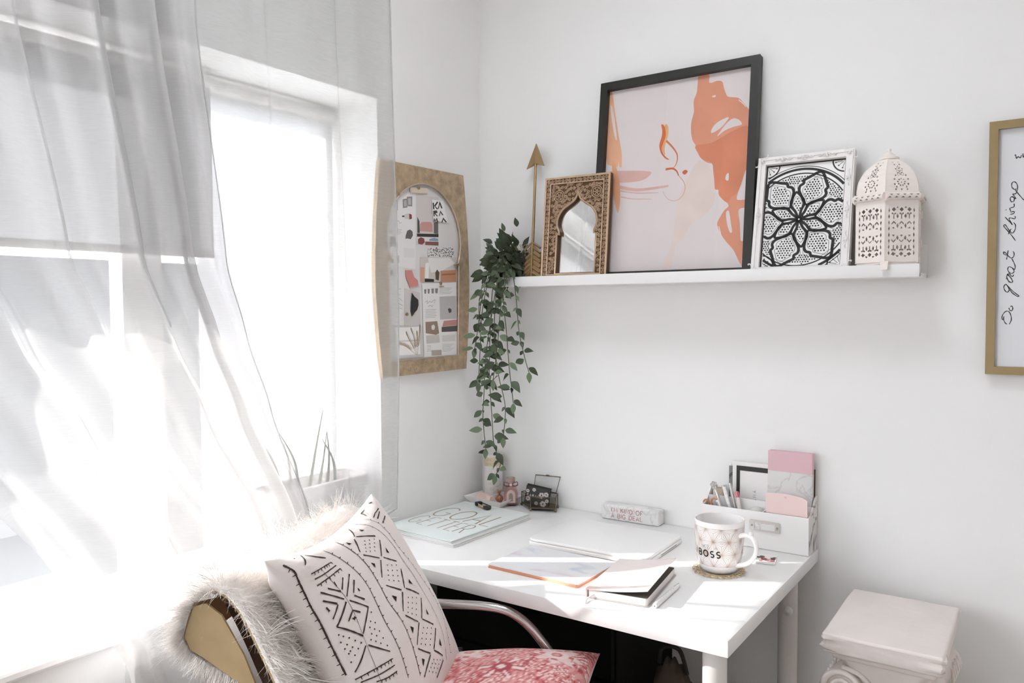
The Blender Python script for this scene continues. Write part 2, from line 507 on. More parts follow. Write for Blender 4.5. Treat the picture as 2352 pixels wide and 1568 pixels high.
# ------------------------------------------------------------------ picture ledge
LZ = 1.352
shelf = thing('picture_ledge', 'long white picture ledge mounted on the back wall', 'shelf', (0, 0, 0))
MB().rbox((.150, -.120, 1.3435), (1.157, -.002, LZ), .001).build('base', M_white, shelf, 40)
MB().rbox((.150, -.1205, 1.3430), (1.157, -.108, 1.3690), .0012).build('front_lip', M_white, shelf, 40)
MB().rbox((.150, -.012, 1.3440), (1.157, -.001, 1.412), .001).build('back_strip', M_white, shelf, 40)

# ------------------------------------------------------------------ plaster column stand
M_plaster = mat('white_plaster', '#e6ddd8', .8, noise=(9, .05), bump=(70, .25, .003))
col = thing('column_stand', 'white plaster Ionic column stand with a square slab top beside the desk', 'plant stand', (1.134, -.215, 0))
def slab():
    bm = bmesh.new(); bmesh.ops.create_cube(bm, size=1)
    for v in bm.verts: v.co = Vector((v.co.x*.198, v.co.y*.276, .672+v.co.z*.036))
    bmesh.ops.subdivide_edges(bm, edges=bm.edges[:], cuts=7, use_grid_fill=True)
    for v in bm.verts:
        tp = 1-.018*(.690-v.co.z)/.036; v.co.x *= tp; v.co.y *= tp
        v.co += Vector((random.uniform(-1, 1), random.uniform(-1, 1), random.uniform(-1, 1)*.5))*.0007
    bmesh.ops.bevel(bm, geom=[e for e in bm.edges if e.calc_face_angle(0) > .8], offset=.005, segments=3, affect='EDGES', profile=.6)
    return MB().bm(bm)
slab().build('slab', M_plaster, col, 50)
mb = MB()
mb.rbox((-.086, -.118, .638), (.086, .118, .656), .005, 2)
mb.build('abacus', M_plaster, col, 50)
# bell under the abacus: rounded square tapering down into the shaft
def ringpts(rx, ry, z, e, n=40):
    out = []
    for i in range(n):
        a = 2*PI*i/n; c, s_ = math.cos(a), math.sin(a)
        out.append((rx*math.copysign(abs(c)**e, c), ry*math.copysign(abs(s_)**e, s_), z))
    return out
def loft(rings):
    n = len(rings[0]); v = [p for r in rings for p in r]
    f = [(j*n+i, j*n+(i+1) % n, (j+1)*n+(i+1) % n, (j+1)*n+i) for j in range(len(rings)-1) for i in range(n)]
    f.append(tuple(range(n-1, -1, -1))); f.append(tuple((len(rings)-1)*n+i for i in range(n)))
    return MB().add(v, f)
loft([ringpts(.058, .078, .47, .9), ringpts(.060, .082, .52, .8), ringpts(.066, .092, .565, .65), ringpts(.072, .102, .60, .5), ringpts(.080, .110, .628, .4), ringpts(.082, .113, .642, .35)]).build('capital_bell', M_plaster, col, 60)
def spiral(r0, turns, n=46, d=1):
    return [(d*(r0*(1-.93*i/n))*math.cos(2*PI*turns*i/n), (r0*(1-.93*i/n))*math.sin(2*PI*turns*i/n)) for i in range(n+1)]
# four corner volutes: scrolls on front and back faces, bolsters along the sides
for sx in (-1, 1):
    for sy in (-1, 1):
        w = MB()
        sp = spiral(.034, 2.1, d=sx)
        cx_, cz_ = sx*.066, .585
        F = Matrix(((1, 0, 0, cx_), (0, 0, sy, sy*.114), (0, 1, 0, cz_), (0, 0, 0, 1)))
        w.tube([(p[0], p[1], .003) for p in sp], [.0062*(1-.55*i/46) for i in range(47)], 8, M=F)
        vol = w.build('volute', M_plaster, col, 180)
        MB().lathe([(.032, -.014), (.033, .0), (.0, .0012)], 28, M=F).build('volute_face', M_plaster, vol, 40)
        MB().tube([(cx_+sx*.004, sy*.112, cz_), (cx_+sx*.002, sy*.05, cz_+.004), (cx_, 0, cz_+.006)], [.034, .026, .022], 18).build('bolster', M_plaster, vol, 180)
        for q in range(5):
            MB().tube([(cx_+sx*.030, sy*(.104-q*.017), cz_+.020), (cx_+sx*.037-sx*.0012*q, sy*(.106-q*.018), cz_), (cx_+sx*.028, sy*(.104-q*.017), cz_-.022)], .0028, 6).build('leaf_rib', M_plaster, vol, 180)
for sy in (-1, 1):
    band = MB()
    for sx in (-1, 1):
        pts = catmull([(sx*.070, .621), (sx*.040, .615), (sx*.016, .590), (sx*.004, .560)], 8)
        band.tube([(p[0], sy*(.108-.12*(.62-p[1])), p[1]) for p in pts], [.006-.004*i/(len(pts)-1) for i in range(len(pts))], 8)
    band.build('swag', M_plaster, col, 180)
    pal = MB()
    for q in range(-3, 4):
        a = math.radians(q*17)
        pts = [(math.sin(a)*r*(1+.15*abs(q)), .562+math.cos(a)*r) for r in (.002, .018, .034, .042-.003*abs(q))]
        pal.tube([(p[0], sy*(.107-.10*(.62-p[1])), p[1]) for p in pts], [.0018, .0038, .0048, .0012], 8)
    pal.build('palmette', M_plaster, col, 180)
MB().lathe([(.060, .46), (.068, .455), (.070, .445), (.064, .436), (.060, .432), (.060, .10), (.066, .095), (.082, .085), (.086, .07), (.090, .065), (.09, .05)], 40).build('shaft', M_plaster, col, 40)
fl = MB()
for i in range(20):
    a = 2*PI*i/20
    fl.tube([(.060*math.cos(a), .060*math.sin(a), .425), (.060*math.cos(a), .060*math.sin(a), .11)], .005, 6)
fl.build('fluting', M_plaster, col, 180)
MB().rbox((-.105, -.105, 0), (.105, .105, .052), .006).build('plinth', M_plaster, col, 50)
# ---- flat print outlines, in metres on their own boards
ART = {'main': [(0.2383, 0.4691), (0.263, 0.4678), (0.2641, 0.4496), (0.2706, 0.4459), (0.2831, 0.4485), (0.2963, 0.4442), (0.3011, 0.4287), (0.3085, 0.4106), (0.3156, 0.4045), (0.3366, 0.3993), (0.3489, 0.3864), (0.3665, 0.3605), (0.3686, 0.3384), (0.3699, 0.2443), (0.3658, 0.2413), (0.3604, 0.2217), (0.3522, 0.1988), (0.3474, 0.179), (0.345, 0.1589), (0.3687, 0.1566), (0.3683, 0.1405), (0.3499, 0.135), (0.3539, 0.1045), (0.358, 0.064), (0.3677, 0.0585), (0.3676, 0.0034), (0.359, 0.0103), (0.3501, 0.0274), (0.343, 0.0411), (0.3342, 0.0516), (0.3218, 0.0656), (0.3092, 0.0832), (0.3018, 0.1006), (0.301, 0.1092), (0.3085, 0.1241), (0.317, 0.1371), (0.3255, 0.1451), (0.3219, 0.1538), (0.3129, 0.168), (0.3023, 0.1722), (0.2996, 0.1861), (0.2914, 0.1884), (0.2885, 0.2109), (0.2846, 0.2318), (0.2821, 0.2492), (0.2706, 0.253), (0.256, 0.2638), (0.2448, 0.2805), (0.239, 0.2984), (0.2296, 0.3134), (0.2247, 0.3383), (0.2251, 0.3592), (0.2301, 0.383), (0.2278, 0.4078), (0.2347, 0.4278), (0.2361, 0.452)], 'gap1': [(0.2764, 0.3237), (0.278, 0.3356), (0.2902, 0.3479), (0.3165, 0.3566), (0.308, 0.3423), (0.2941, 0.3303)], 'gap2': [(0.2909, 0.3135), (0.3012, 0.3295), (0.315, 0.3449), (0.3288, 0.3517), (0.3428, 0.3449), (0.3481, 0.3341), (0.3292, 0.3313), (0.3083, 0.3252)], 'gap3': [(0.3157, 0.2086), (0.3165, 0.2188), (0.3224, 0.2233), (0.3227, 0.2063)], 'gap4': [(0.3206, 0.1301), (0.3275, 0.1331), (0.3332, 0.1057), (0.337, 0.0852), (0.3319, 0.0838), (0.3246, 0.1028)], 'gap5': [(0.273, 0.412), (0.2819, 0.4143), (0.2802, 0.4093)], 'dark': [(0.239, 0.2984), (0.2804, 0.3009), (0.3293, 0.3228), (0.3684, 0.325), (0.3699, 0.2443), (0.3604, 0.2217), (0.3474, 0.179), (0.3321, 0.1666), (0.3219, 0.1538), (0.3023, 0.1722), (0.2996, 0.1861), (0.2914, 0.1884), (0.2885, 0.2109), (0.2821, 0.2492), (0.256, 0.2638), (0.2448, 0.2805)], 'left': [(0.0, 0.4661), (0.0075, 0.4625), (0.0144, 0.4291), (0.028, 0.3648), (0.0391, 0.3196), (0.0436, 0.2972), (0.0443, 0.2679), (0.0382, 0.2703), (0.0359, 0.2833), (0.0321, 0.269), (0.0137, 0.2744), (0.0011, 0.2867), (0.0, 0.3533)], 'slit': [(0.0043, 0.423), (0.0095, 0.426), (0.0263, 0.3503), (0.0245, 0.3395), (0.0158, 0.3662)], 'drip': [(0.0177, 0.2777), (0.0258, 0.2788), (0.041, 0.2317), (0.046, 0.1875), (0.0427, 0.1512), (0.0343, 0.1664), (0.0233, 0.2075), (0.0205, 0.2444)], 'patch': [(-0.0012, 0.2592), (0.0585, 0.2564), (0.1236, 0.248), (0.12, 0.2358), (0.0988, 0.2268), (0.0592, 0.2265), (0.0269, 0.2292), (-0.0002, 0.2351)], 'pale': [(0.2506, 0.2626), (0.2836, 0.2285), (0.2933, 0.1831), (0.2868, 0.1494), (0.2623, 0.1235), (0.2371, 0.1111), (0.2195, 0.0738), (0.2013, 0.0606), (0.1912, 0.0049), (0.1687, 0.0056), (0.19, 0.0646), (0.1994, 0.1588), (0.2169, 0.2099)], 'leaf': [(0.1471, 0.3623), (0.154, 0.359), (0.158, 0.3496), (0.1603, 0.3316), (0.1549, 0.3144), (0.1514, 0.3006), (0.1593, 0.2838), (0.1728, 0.2718), (0.1633, 0.2752), (0.1516, 0.2881), (0.1456, 0.303), (0.1453, 0.3155), (0.15, 0.3328), (0.1504, 0.3469)], 'leafedge': [(0.157, 0.3604), (0.1655, 0.3558), (0.167, 0.3344), (0.1635, 0.3206), (0.159, 0.3016), (0.1612, 0.2836), (0.1521, 0.3005), (0.1557, 0.3144), (0.1606, 0.3316)], 'diamond': [(0.2083, 0.2369), (0.2152, 0.2422), (0.2219, 0.2374), (0.2147, 0.2304)], 's_tail': [(0.1624, 0.3207), (0.1778, 0.3049), (0.1913, 0.2859), (0.1935, 0.2681), (0.1863, 0.2529), (0.1714, 0.249)], 's_hook': [(0.1649, 0.2496), (0.1827, 0.2497), (0.194, 0.2417), (0.1987, 0.2307)], 's_big': [(0.1979, 0.2325), (0.2131, 0.2137), (0.2172, 0.1959), (0.2101, 0.179), (0.1954, 0.1703), (0.1766, 0.1744), (0.1631, 0.1896), (0.1611, 0.1968)], 's_p1': [(0.0433, 0.2169), (0.0874, 0.2061), (0.1341, 0.206), (0.1741, 0.2081)], 's_p2': [(0.0455, 0.2076), (0.0876, 0.1982), (0.1497, 0.1934)], 's_p3': [(0.0479, 0.1917), (0.08, 0.1843), (0.1308, 0.1791)], 's_e1': [(0.3054, 0.1004), (0.3128, 0.0762), (0.3271, 0.0569), (0.3395, 0.0453)], 's_e2': [(0.3384, 0.3946), (0.3489, 0.3847), (0.356, 0.3754)]}
PB = {'sheet_a': [(-0.3995, 1.572), (-0.289, 1.5868), (-0.293, 1.3882), (-0.4049, 1.3976)], 'photo_sofa': [(-0.2849, 1.5813), (-0.197, 1.5846), (-0.199, 1.4554), (-0.2883, 1.4527)], 'card_k': [(-0.228, 1.5755), (-0.1808, 1.5764), (-0.1611, 1.5188), (-0.2237, 1.5218)], 'swatch': [(-0.2439, 1.4494), (-0.1282, 1.4542), (-0.13, 1.4276), (-0.2443, 1.4228)], 'photo_bed': [(-0.2754, 1.4212), (-0.1245, 1.4278), (-0.1255, 1.3592), (-0.2752, 1.3565)], 'page': [(-0.2704, 1.3526), (-0.1268, 1.3591), (-0.1243, 1.1582), (-0.2643, 1.1582)], 'note': [(-0.403, 1.3842), (-0.3371, 1.3843), (-0.3407, 1.2434), (-0.4022, 1.2471)], 'coral': [(-0.333, 1.3848), (-0.3093, 1.3857), (-0.3006, 1.3679), (-0.2874, 1.3602), (-0.284, 1.3462), (-0.304, 1.3438), (-0.3178, 1.3408), (-0.3246, 1.3553), (-0.3315, 1.367)], 'black': [(-0.3103, 1.3277), (-0.3002, 1.3178), (-0.2864, 1.3098), (-0.2855, 1.2956), (-0.2911, 1.2835), (-0.3022, 1.2756), (-0.3113, 1.2668), (-0.3165, 1.2797), (-0.3149, 1.3037)], 'pampas': [(-0.3967, 1.2435), (-0.2691, 1.2418), (-0.2675, 1.1567), (-0.3971, 1.1577)], 'strip': [(-0.3355, 1.3393), (-0.277, 1.3281), (-0.2753, 1.2407), (-0.3384, 1.2441)], 'tape': [(-0.3133, 1.5978), (-0.2439, 1.603), (-0.2454, 1.589), (-0.3124, 1.5837)]}
PBP = [('sheet_a', '#8f8c89', [(-0.3385, 1.5642), (-0.3209, 1.5685), (-0.3202, 1.5457), (-0.3378, 1.5419)]), ('sheet_a', '#b9b5b1', [(-0.3339, 1.5616), (-0.324, 1.5638), (-0.3236, 1.5485), (-0.3336, 1.5459)]), ('sheet_a', '#8f8c89', [(-0.3226, 1.5722), (-0.3018, 1.5754), (-0.3023, 1.5499), (-0.3195, 1.5489)]), ('sheet_a', '#bdb9b5', [(-0.3186, 1.5687), (-0.3061, 1.5709), (-0.3064, 1.5534), (-0.3177, 1.5527)]), ('sheet_a', '#a9a6a3', [(-0.3673, 1.5564), (-0.3651, 1.5574), (-0.3632, 1.5336), (-0.3655, 1.5326)]), ('sheet_a', '#a9a6a3', [(-0.3605, 1.5579), (-0.3576, 1.559), (-0.3563, 1.535), (-0.3586, 1.534)]), ('sheet_a', '#5b4a48', [(-0.341, 1.5232), (-0.3323, 1.524), (-0.3323, 1.5201), (-0.3411, 1.5193)]), ('sheet_a', '#d6cfca', [(-0.3322, 1.5268), (-0.3145, 1.5312), (-0.3136, 1.5155), (-0.3312, 1.5163)]), ('sheet_a', '#8c4a48', [(-0.3145, 1.5304), (-0.305, 1.5289), (-0.304, 1.5187), (-0.3136, 1.5155)]), ('sheet_a', '#6a6764', [(-0.3224, 1.4862), (-0.3116, 1.4902), (-0.3022, 1.4858), (-0.3012, 1.4751), (-0.3097, 1.4653), (-0.3203, 1.4666), (-0.3298, 1.4651), (-0.3285, 1.4739)]), ('sheet_a', '#a59e96', [(-0.3892, 1.4672), (-0.3644, 1.469), (-0.3637, 1.4426), (-0.3886, 1.4411)]), ('sheet_a', '#a8a49d', [(-0.4025, 1.4671), (-0.3925, 1.4678), (-0.393, 1.4416), (-0.403, 1.4402)]), ('sheet_a', '#c0bcb8', [(-0.3618, 1.4201), (-0.3538, 1.4213), (-0.3541, 1.4025), (-0.3622, 1.4021)]), ('sheet_a', '#7b736d', [(-0.3813, 1.4106), (-0.3734, 1.411), (-0.3741, 1.4016), (-0.3809, 1.4013)]), ('sheet_a', '#8d8781', [(-0.398, 1.4144), (-0.3907, 1.4148), (-0.3915, 1.4032), (-0.3982, 1.4029)]), ('sheet_a', '#e4e0dd', [(-0.3378, 1.4418), (-0.2945, 1.4419), (-0.2949, 1.4183), (-0.3365, 1.4182)]), ('photo_sofa', '#cd9c96', [(-0.2727, 1.5078), (-0.2646, 1.5133), (-0.2302, 1.5163), (-0.2226, 1.5103), (-0.223, 1.4906), (-0.2743, 1.4891)]), ('photo_sofa', '#3f3a38', [(-0.2854, 1.4818), (-0.1985, 1.4866), (-0.1987, 1.4783), (-0.2855, 1.4738)]), ('photo_sofa', '#51594c', [(-0.2834, 1.5253), (-0.2751, 1.514), (-0.2743, 1.4839), (-0.2841, 1.4831)]), ('photo_sofa', '#6f6a66', [(-0.2175, 1.5149), (-0.1993, 1.5206), (-0.1999, 1.4865), (-0.2179, 1.4868)]), ('photo_sofa', '#e9e6e6', [(-0.2855, 1.473), (-0.1987, 1.4774), (-0.1989, 1.4666), (-0.2857, 1.4625)]), ('photo_sofa', '#8b4f4c', [(-0.282, 1.4672), (-0.2715, 1.4732), (-0.2573, 1.4709), (-0.255, 1.4609), (-0.2656, 1.4542), (-0.2809, 1.4556)]), ('photo_sofa', '#8a5b57', [(-0.2531, 1.4631), (-0.1989, 1.4658), (-0.199, 1.4558), (-0.2532, 1.4541)]), ('photo_sofa', '#8aa0b8', [(-0.2373, 1.4703), (-0.2181, 1.4753), (-0.2, 1.474), (-0.2002, 1.4674), (-0.2361, 1.4658)]), ('photo_bed', '#efece9', [(-0.2444, 1.4207), (-0.1531, 1.4252), (-0.1295, 1.4113), (-0.187, 1.3879), (-0.2323, 1.3822)]), ('photo_bed', '#c99474', [(-0.1923, 1.3886), (-0.125, 1.3935), (-0.1254, 1.36), (-0.1927, 1.3584)]), ('photo_bed', '#a8714f', [(-0.1871, 1.3804), (-0.1292, 1.3839), (-0.1293, 1.3797), (-0.1872, 1.3762)]), ('photo_bed', '#d9a98f', [(-0.2746, 1.395), (-0.2585, 1.3956), (-0.2592, 1.3577), (-0.2752, 1.3581)]), ('photo_bed', '#38322f', [(-0.2578, 1.3659), (-0.2199, 1.3653), (-0.22, 1.3578), (-0.2579, 1.3569)]), ('photo_bed', '#5c5047', [(-0.2144, 1.3828), (-0.2065, 1.3914), (-0.1969, 1.3834), (-0.2005, 1.3624), (-0.2134, 1.3642)]), ('photo_bed', '#f4f2f0', [(-0.254, 1.406), (-0.2383, 1.4087), (-0.2421, 1.3675), (-0.2565, 1.3659)]), ('page', '#8e8b88', [(-0.262, 1.3373), (-0.2532, 1.3378), (-0.2547, 1.3259), (-0.2609, 1.3258)]), ('page', '#8e8b88', [(-0.2482, 1.3383), (-0.2394, 1.3388), (-0.2409, 1.3265), (-0.2472, 1.3264)]), ('page', '#8e8b88', [(-0.233, 1.3398), (-0.2222, 1.3404), (-0.2237, 1.3271), (-0.232, 1.327)]), ('page', '#8e8b88', [(-0.2177, 1.3404), (-0.2054, 1.3411), (-0.2075, 1.3277), (-0.2166, 1.3276)]), ('page', '#c3c0bf', [(-0.1999, 1.3186), (-0.1288, 1.3213), (-0.1269, 1.2577), (-0.1982, 1.257)]), ('page', '#5a4a48', [(-0.1647, 1.285), (-0.1566, 1.2879), (-0.1485, 1.2836), (-0.15, 1.2759), (-0.1595, 1.2743)]), ('page', '#c79089', [(-0.1825, 1.2534), (-0.1249, 1.2559), (-0.1251, 1.2404), (-0.1893, 1.2375)]), ('page', '#5f5a59', [(-0.192, 1.2368), (-0.1251, 1.2395), (-0.1254, 1.2231), (-0.1922, 1.2233)]), ('page', '#9b8674', [(-0.2584, 1.2514), (-0.21, 1.2531), (-0.2027, 1.2202), (-0.2158, 1.2165), (-0.2577, 1.2219)]), ('page', '#e8e4e0', [(-0.2333, 1.2419), (-0.225, 1.2442), (-0.2193, 1.2391), (-0.222, 1.2308), (-0.2297, 1.2294), (-0.2347, 1.2344)]), ('page', '#cdc7c1', [(-0.2565, 1.2157), (-0.2028, 1.2169), (-0.1999, 1.195), (-0.2556, 1.1939)]), ('page', '#d8d4d0', [(-0.191, 1.2136), (-0.1345, 1.2148), (-0.1347, 1.1967), (-0.19, 1.1971)]), ('page', '#b0a79e', [(-0.2357, 1.1757), (-0.1936, 1.1753), (-0.1932, 1.161), (-0.2346, 1.1615)]), ('page', '#d8b7a6', [(-0.2007, 1.3474), (-0.1797, 1.3487), (-0.1798, 1.3444), (-0.2008, 1.3432)]), ('pampas', '#f2efed', [(-0.3754, 1.2387), (-0.2815, 1.2397), (-0.2784, 1.1675), (-0.3652, 1.1685)]), ('pampas', '#d4d0cc', [(-0.3703, 1.2064), (-0.279, 1.2062), (-0.2791, 1.2022), (-0.3703, 1.2025)]), ('card_k', '#2e2b2a', [(-0.2256, 1.5667), (-0.2204, 1.5681), (-0.2182, 1.551), (-0.2233, 1.5497)]), ('card_k', '#2e2b2a', [(-0.2193, 1.56), (-0.2063, 1.5729), (-0.2024, 1.5708), (-0.2142, 1.5588), (-0.2027, 1.5534), (-0.2079, 1.5512)]), ('card_k', '#2e2b2a', [(-0.204, 1.5533), (-0.1959, 1.5748), (-0.1844, 1.5569), (-0.1896, 1.5555), (-0.196, 1.5665), (-0.1994, 1.5546)]), ('card_k', '#4a4644', [(-0.2233, 1.5464), (-0.2079, 1.5488), (-0.2054, 1.5424), (-0.2145, 1.5399), (-0.203, 1.5343), (-0.2082, 1.533), (-0.2184, 1.5387), (-0.2172, 1.5322), (-0.2223, 1.5317)]), ('card_k', '#4a4644', [(-0.2004, 1.5346), (-0.1936, 1.5501), (-0.1807, 1.5389), (-0.186, 1.5376), (-0.1931, 1.5444), (-0.1965, 1.5349)]), ('card_k', '#5d5855', [(-0.2225, 1.5169), (-0.2211, 1.5277), (-0.2148, 1.5225), (-0.2082, 1.5297), (-0.2032, 1.5194), (-0.2084, 1.519), (-0.2109, 1.5237), (-0.2148, 1.5184), (-0.218, 1.5223), (-0.2187, 1.5173)]), ('card_k', '#3d3937', [(-0.1902, 1.518), (-0.1821, 1.5321), (-0.1664, 1.5217), (-0.1718, 1.5196), (-0.1816, 1.5271), (-0.185, 1.5185)])]
PBS = [('note', [[(-0.3994, 1.3382), (-0.3937, 1.346), (-0.3883, 1.3345), (-0.3769, 1.3444), (-0.3685, 1.3367), (-0.3513, 1.337)], [(-0.3986, 1.3227), (-0.3912, 1.3286), (-0.3829, 1.321), (-0.3687, 1.327), (-0.3544, 1.3213)], [(-0.3999, 1.3112), (-0.3886, 1.317), (-0.3776, 1.3054), (-0.3632, 1.3153), (-0.346, 1.3056)], [(-0.3979, 1.2957), (-0.3889, 1.3035), (-0.3749, 1.2957), (-0.3606, 1.2996), (-0.3462, 1.2949)], [(-0.397, 1.2861), (-0.3835, 1.2899), (-0.3723, 1.2832), (-0.3608, 1.2886), (-0.3481, 1.287)]]), ('sheet_a', [[(-0.388, 1.5043), (-0.3823, 1.5086), (-0.3796, 1.5019), (-0.371, 1.5088), (-0.3672, 1.5022), (-0.3626, 1.5065), (-0.354, 1.508), (-0.3512, 1.5028), (-0.3442, 1.5049)], [(-0.3911, 1.4848), (-0.3428, 1.487)], [(-0.3912, 1.4813), (-0.3475, 1.4831)], [(-0.3912, 1.4779), (-0.3429, 1.4799)], [(-0.3913, 1.4744), (-0.3476, 1.4761)]]), ('page', [[(-0.2588, 1.3038), (-0.2494, 1.3071), (-0.2514, 1.2997), (-0.2399, 1.3059), (-0.2336, 1.303), (-0.2259, 1.308), (-0.2182, 1.3101), (-0.2222, 1.3006)], [(-0.2465, 1.2923), (-0.2388, 1.2956), (-0.2325, 1.2923), (-0.2274, 1.2964)], [(-0.2579, 1.2834), (-0.2134, 1.2848)], [(-0.258, 1.2793), (-0.2173, 1.2806)], [(-0.258, 1.2752), (-0.2135, 1.2764)], [(-0.2581, 1.2711), (-0.2175, 1.2723)], [(-0.2582, 1.267), (-0.2137, 1.2681)], [(-0.2582, 1.2629), (-0.2176, 1.264)], [(-0.1995, 1.3407), (-0.1442, 1.3434)], [(-0.1996, 1.337), (-0.151, 1.3394)], [(-0.1997, 1.3332), (-0.1579, 1.3355)], [(-0.1997, 1.3295), (-0.1444, 1.3319)], [(-0.1998, 1.3257), (-0.1512, 1.3279)], [(-0.1901, 1.1895), (-0.1397, 1.1891)], [(-0.1902, 1.1857), (-0.1466, 1.1856)], [(-0.1902, 1.1819), (-0.1534, 1.182)], [(-0.1903, 1.1781), (-0.1398, 1.1775)], [(-0.1903, 1.1743), (-0.1467, 1.174)], [(-0.1904, 1.1705), (-0.1536, 1.1705)], [(-0.2532, 1.1889), (-0.2367, 1.189)], [(-0.2532, 1.1852), (-0.2368, 1.1852)], [(-0.2533, 1.1814), (-0.2369, 1.1815)], [(-0.2534, 1.1777), (-0.2369, 1.1778)], [(-0.2534, 1.174), (-0.237, 1.1741)]])]
PBPL = [[(-0.295, 1.1663), (-0.3038, 1.183), (-0.3202, 1.2037), (-0.3329, 1.2221)], [(-0.295, 1.1663), (-0.3158, 1.1795), (-0.3393, 1.1917), (-0.3624, 1.1967)], [(-0.2931, 1.1662), (-0.2976, 1.1867), (-0.3033, 1.2112), (-0.3149, 1.2316)], [(-0.2907, 1.1661), (-0.2866, 1.1903), (-0.2819, 1.2185), (-0.2797, 1.2388)], [(-0.2919, 1.1662), (-0.2901, 1.1985), (-0.2922, 1.2229)]]
PINS = [(-0.2834, 1.5994), (-0.3585, 1.574), (-0.3875, 1.3771), (-0.3332, 1.2727), (-0.1974, 1.3542)]
WRITE = [[(1.2933, 1.2645), (1.2931, 1.2578), (1.2959, 1.2511)], [(1.2905, 1.2578), (1.2905, 1.2655), (1.2956, 1.2737), (1.3012, 1.274), (1.3049, 1.2664), (1.3057, 1.2569), (1.3026, 1.2489)], [(1.2905, 1.2578), (1.2934, 1.2591)], [(1.2951, 1.2515), (1.2987, 1.2492)], [(1.3035, 1.2839), (1.3067, 1.2843), (1.3079, 1.2797), (1.3063, 1.2756), (1.3028, 1.2767), (1.3016, 1.2813)], [(1.2951, 1.3279), (1.2923, 1.3228), (1.294, 1.3157), (1.2981, 1.3118), (1.301, 1.3156), (1.2996, 1.3226), (1.2951, 1.3279)], [(1.2958, 1.3278), (1.3045, 1.3168), (1.3135, 1.3081), (1.3175, 1.3047), (1.3148, 1.3036), (1.307, 1.3101), (1.3018, 1.3169)], [(1.301, 1.3308), (1.2988, 1.336), (1.2956, 1.3393)], [(1.2988, 1.336), (1.2968, 1.3417), (1.298, 1.3468), (1.3016, 1.3429), (1.3053, 1.3367), (1.3066, 1.332), (1.3038, 1.3307), (1.3013, 1.3334)], [(1.3016, 1.3429), (1.2975, 1.3464), (1.3007, 1.3479), (1.3057, 1.3424), (1.3083, 1.3458)], [(1.2997, 1.362), (1.2982, 1.3569), (1.3007, 1.3505), (1.3056, 1.3485), (1.3087, 1.3522), (1.3062, 1.3585), (1.3005, 1.3623)], [(1.3062, 1.3585), (1.3097, 1.3565), (1.3103, 1.3631), (1.3076, 1.3708), (1.3046, 1.3773)], [(1.2903, 1.3914), (1.2936, 1.3894), (1.2993, 1.3821), (1.3036, 1.3785), (1.3074, 1.381), (1.3082, 1.3874), (1.3064, 1.3916)], [(1.2983, 1.3939), (1.2973, 1.386), (1.2959, 1.376)], [(1.2903, 1.3914), (1.2912, 1.387), (1.2957, 1.3845)], [(1.31, 1.4121), (1.3048, 1.4207), (1.2979, 1.4306), (1.2912, 1.4397), (1.2902, 1.443), (1.2928, 1.4438), (1.2984, 1.4343), (1.3042, 1.427), (1.3087, 1.4329), (1.3095, 1.4423), (1.3062, 1.4476)], [(1.3026, 1.4356), (1.2995, 1.4301), (1.2979, 1.4253)], [(1.292, 1.4593), (1.2981, 1.4514), (1.3047, 1.443)], [(1.304, 1.4445), (1.2997, 1.4524), (1.299, 1.4566), (1.3029, 1.4563), (1.3083, 1.4548), (1.3086, 1.4597)], [(1.2929, 1.4737), (1.2937, 1.4725)], [(1.3003, 1.4637), (1.3059, 1.4651), (1.3075, 1.4688)], [(1.3003, 1.4682), (1.3068, 1.4692)], [(1.3014, 1.4696), (1.2996, 1.4754), (1.3033, 1.477), (1.3066, 1.4783), (1.3064, 1.4843)], [(1.302, 1.4873), (1.2998, 1.4939), (1.3021, 1.4978), (1.3064, 1.4948), (1.3058, 1.4889), (1.3023, 1.488)], [(1.3031, 1.4987), (1.3094, 1.4935), (1.3037, 1.5033)], [(1.3037, 1.5033), (1.3092, 1.5038), (1.3117, 1.5148), (1.3097, 1.5234), (1.3052, 1.5267), (1.302, 1.5232), (1.3028, 1.5156), (1.3075, 1.5113), (1.3096, 1.513)], [(1.3075, 1.5113), (1.3149, 1.5001), (1.3223, 1.4898)], [(1.3059, 1.577), (1.3074, 1.5783), (1.3083, 1.5733), (1.3092, 1.5713), (1.3115, 1.5747), (1.3133, 1.573), (1.3153, 1.5717), (1.3167, 1.5757), (1.317, 1.5768)], [(1.3191, 1.5799), (1.3199, 1.5724), (1.321, 1.5741)]]
# ------------------------------------------------------------------ shared metals and papers
M_brass = mat('hammered_brass', '#bda689', .45, .5, noise=(55, .22), bump=(130, .9, .004))
M_gold = mat('satin_gold', '#a98d66', .38, .65, noise=(25, .06))
M_goldlight = mat('carved_gold', '#cdb094', .42, .5, noise=(60, .1))
M_golddark = mat('gold_recess', '#5f4630', .6, .3)
M_black = mat('black_lacquer', '#23231f', .45)
M_ink = mat('black_ink', '#1d1c1b', .6)
M_paper = mat('paper_white', '#eeebea', .8)
M_mirror = mat('mirror_silver', '#f4f4f4', .02, 1.0)
G_pic = thin_glass('picture_glass', refl=.05)
def flat_col(h): return mat('print_'+h.lstrip('#'), h, .75)
def stand(x, y, z, tilt, rz=0.0, roll=0.0): return T(x, y, z) @ RZ(rz) @ RX(90-tilt) @ RZ(roll)

def picture_frame(root, w, h, bw, depth, m, names=True, bev=.0015):
    """four mitred rails in local XY, front face at z=0"""
    for a, b, c, d in (((0, 0), (w, 0), (w-bw, bw), (bw, bw)), ((w, 0), (w, h), (w-bw, h-bw), (w-bw, bw)),
                       ((w, h), (0, h), (bw, h-bw), (w-bw, h-bw)), ((0, h), (0, 0), (bw, bw), (bw, h-bw))):
        MB().prism([a, b, c, d], -depth, 0).build('frame_rail', m, root)

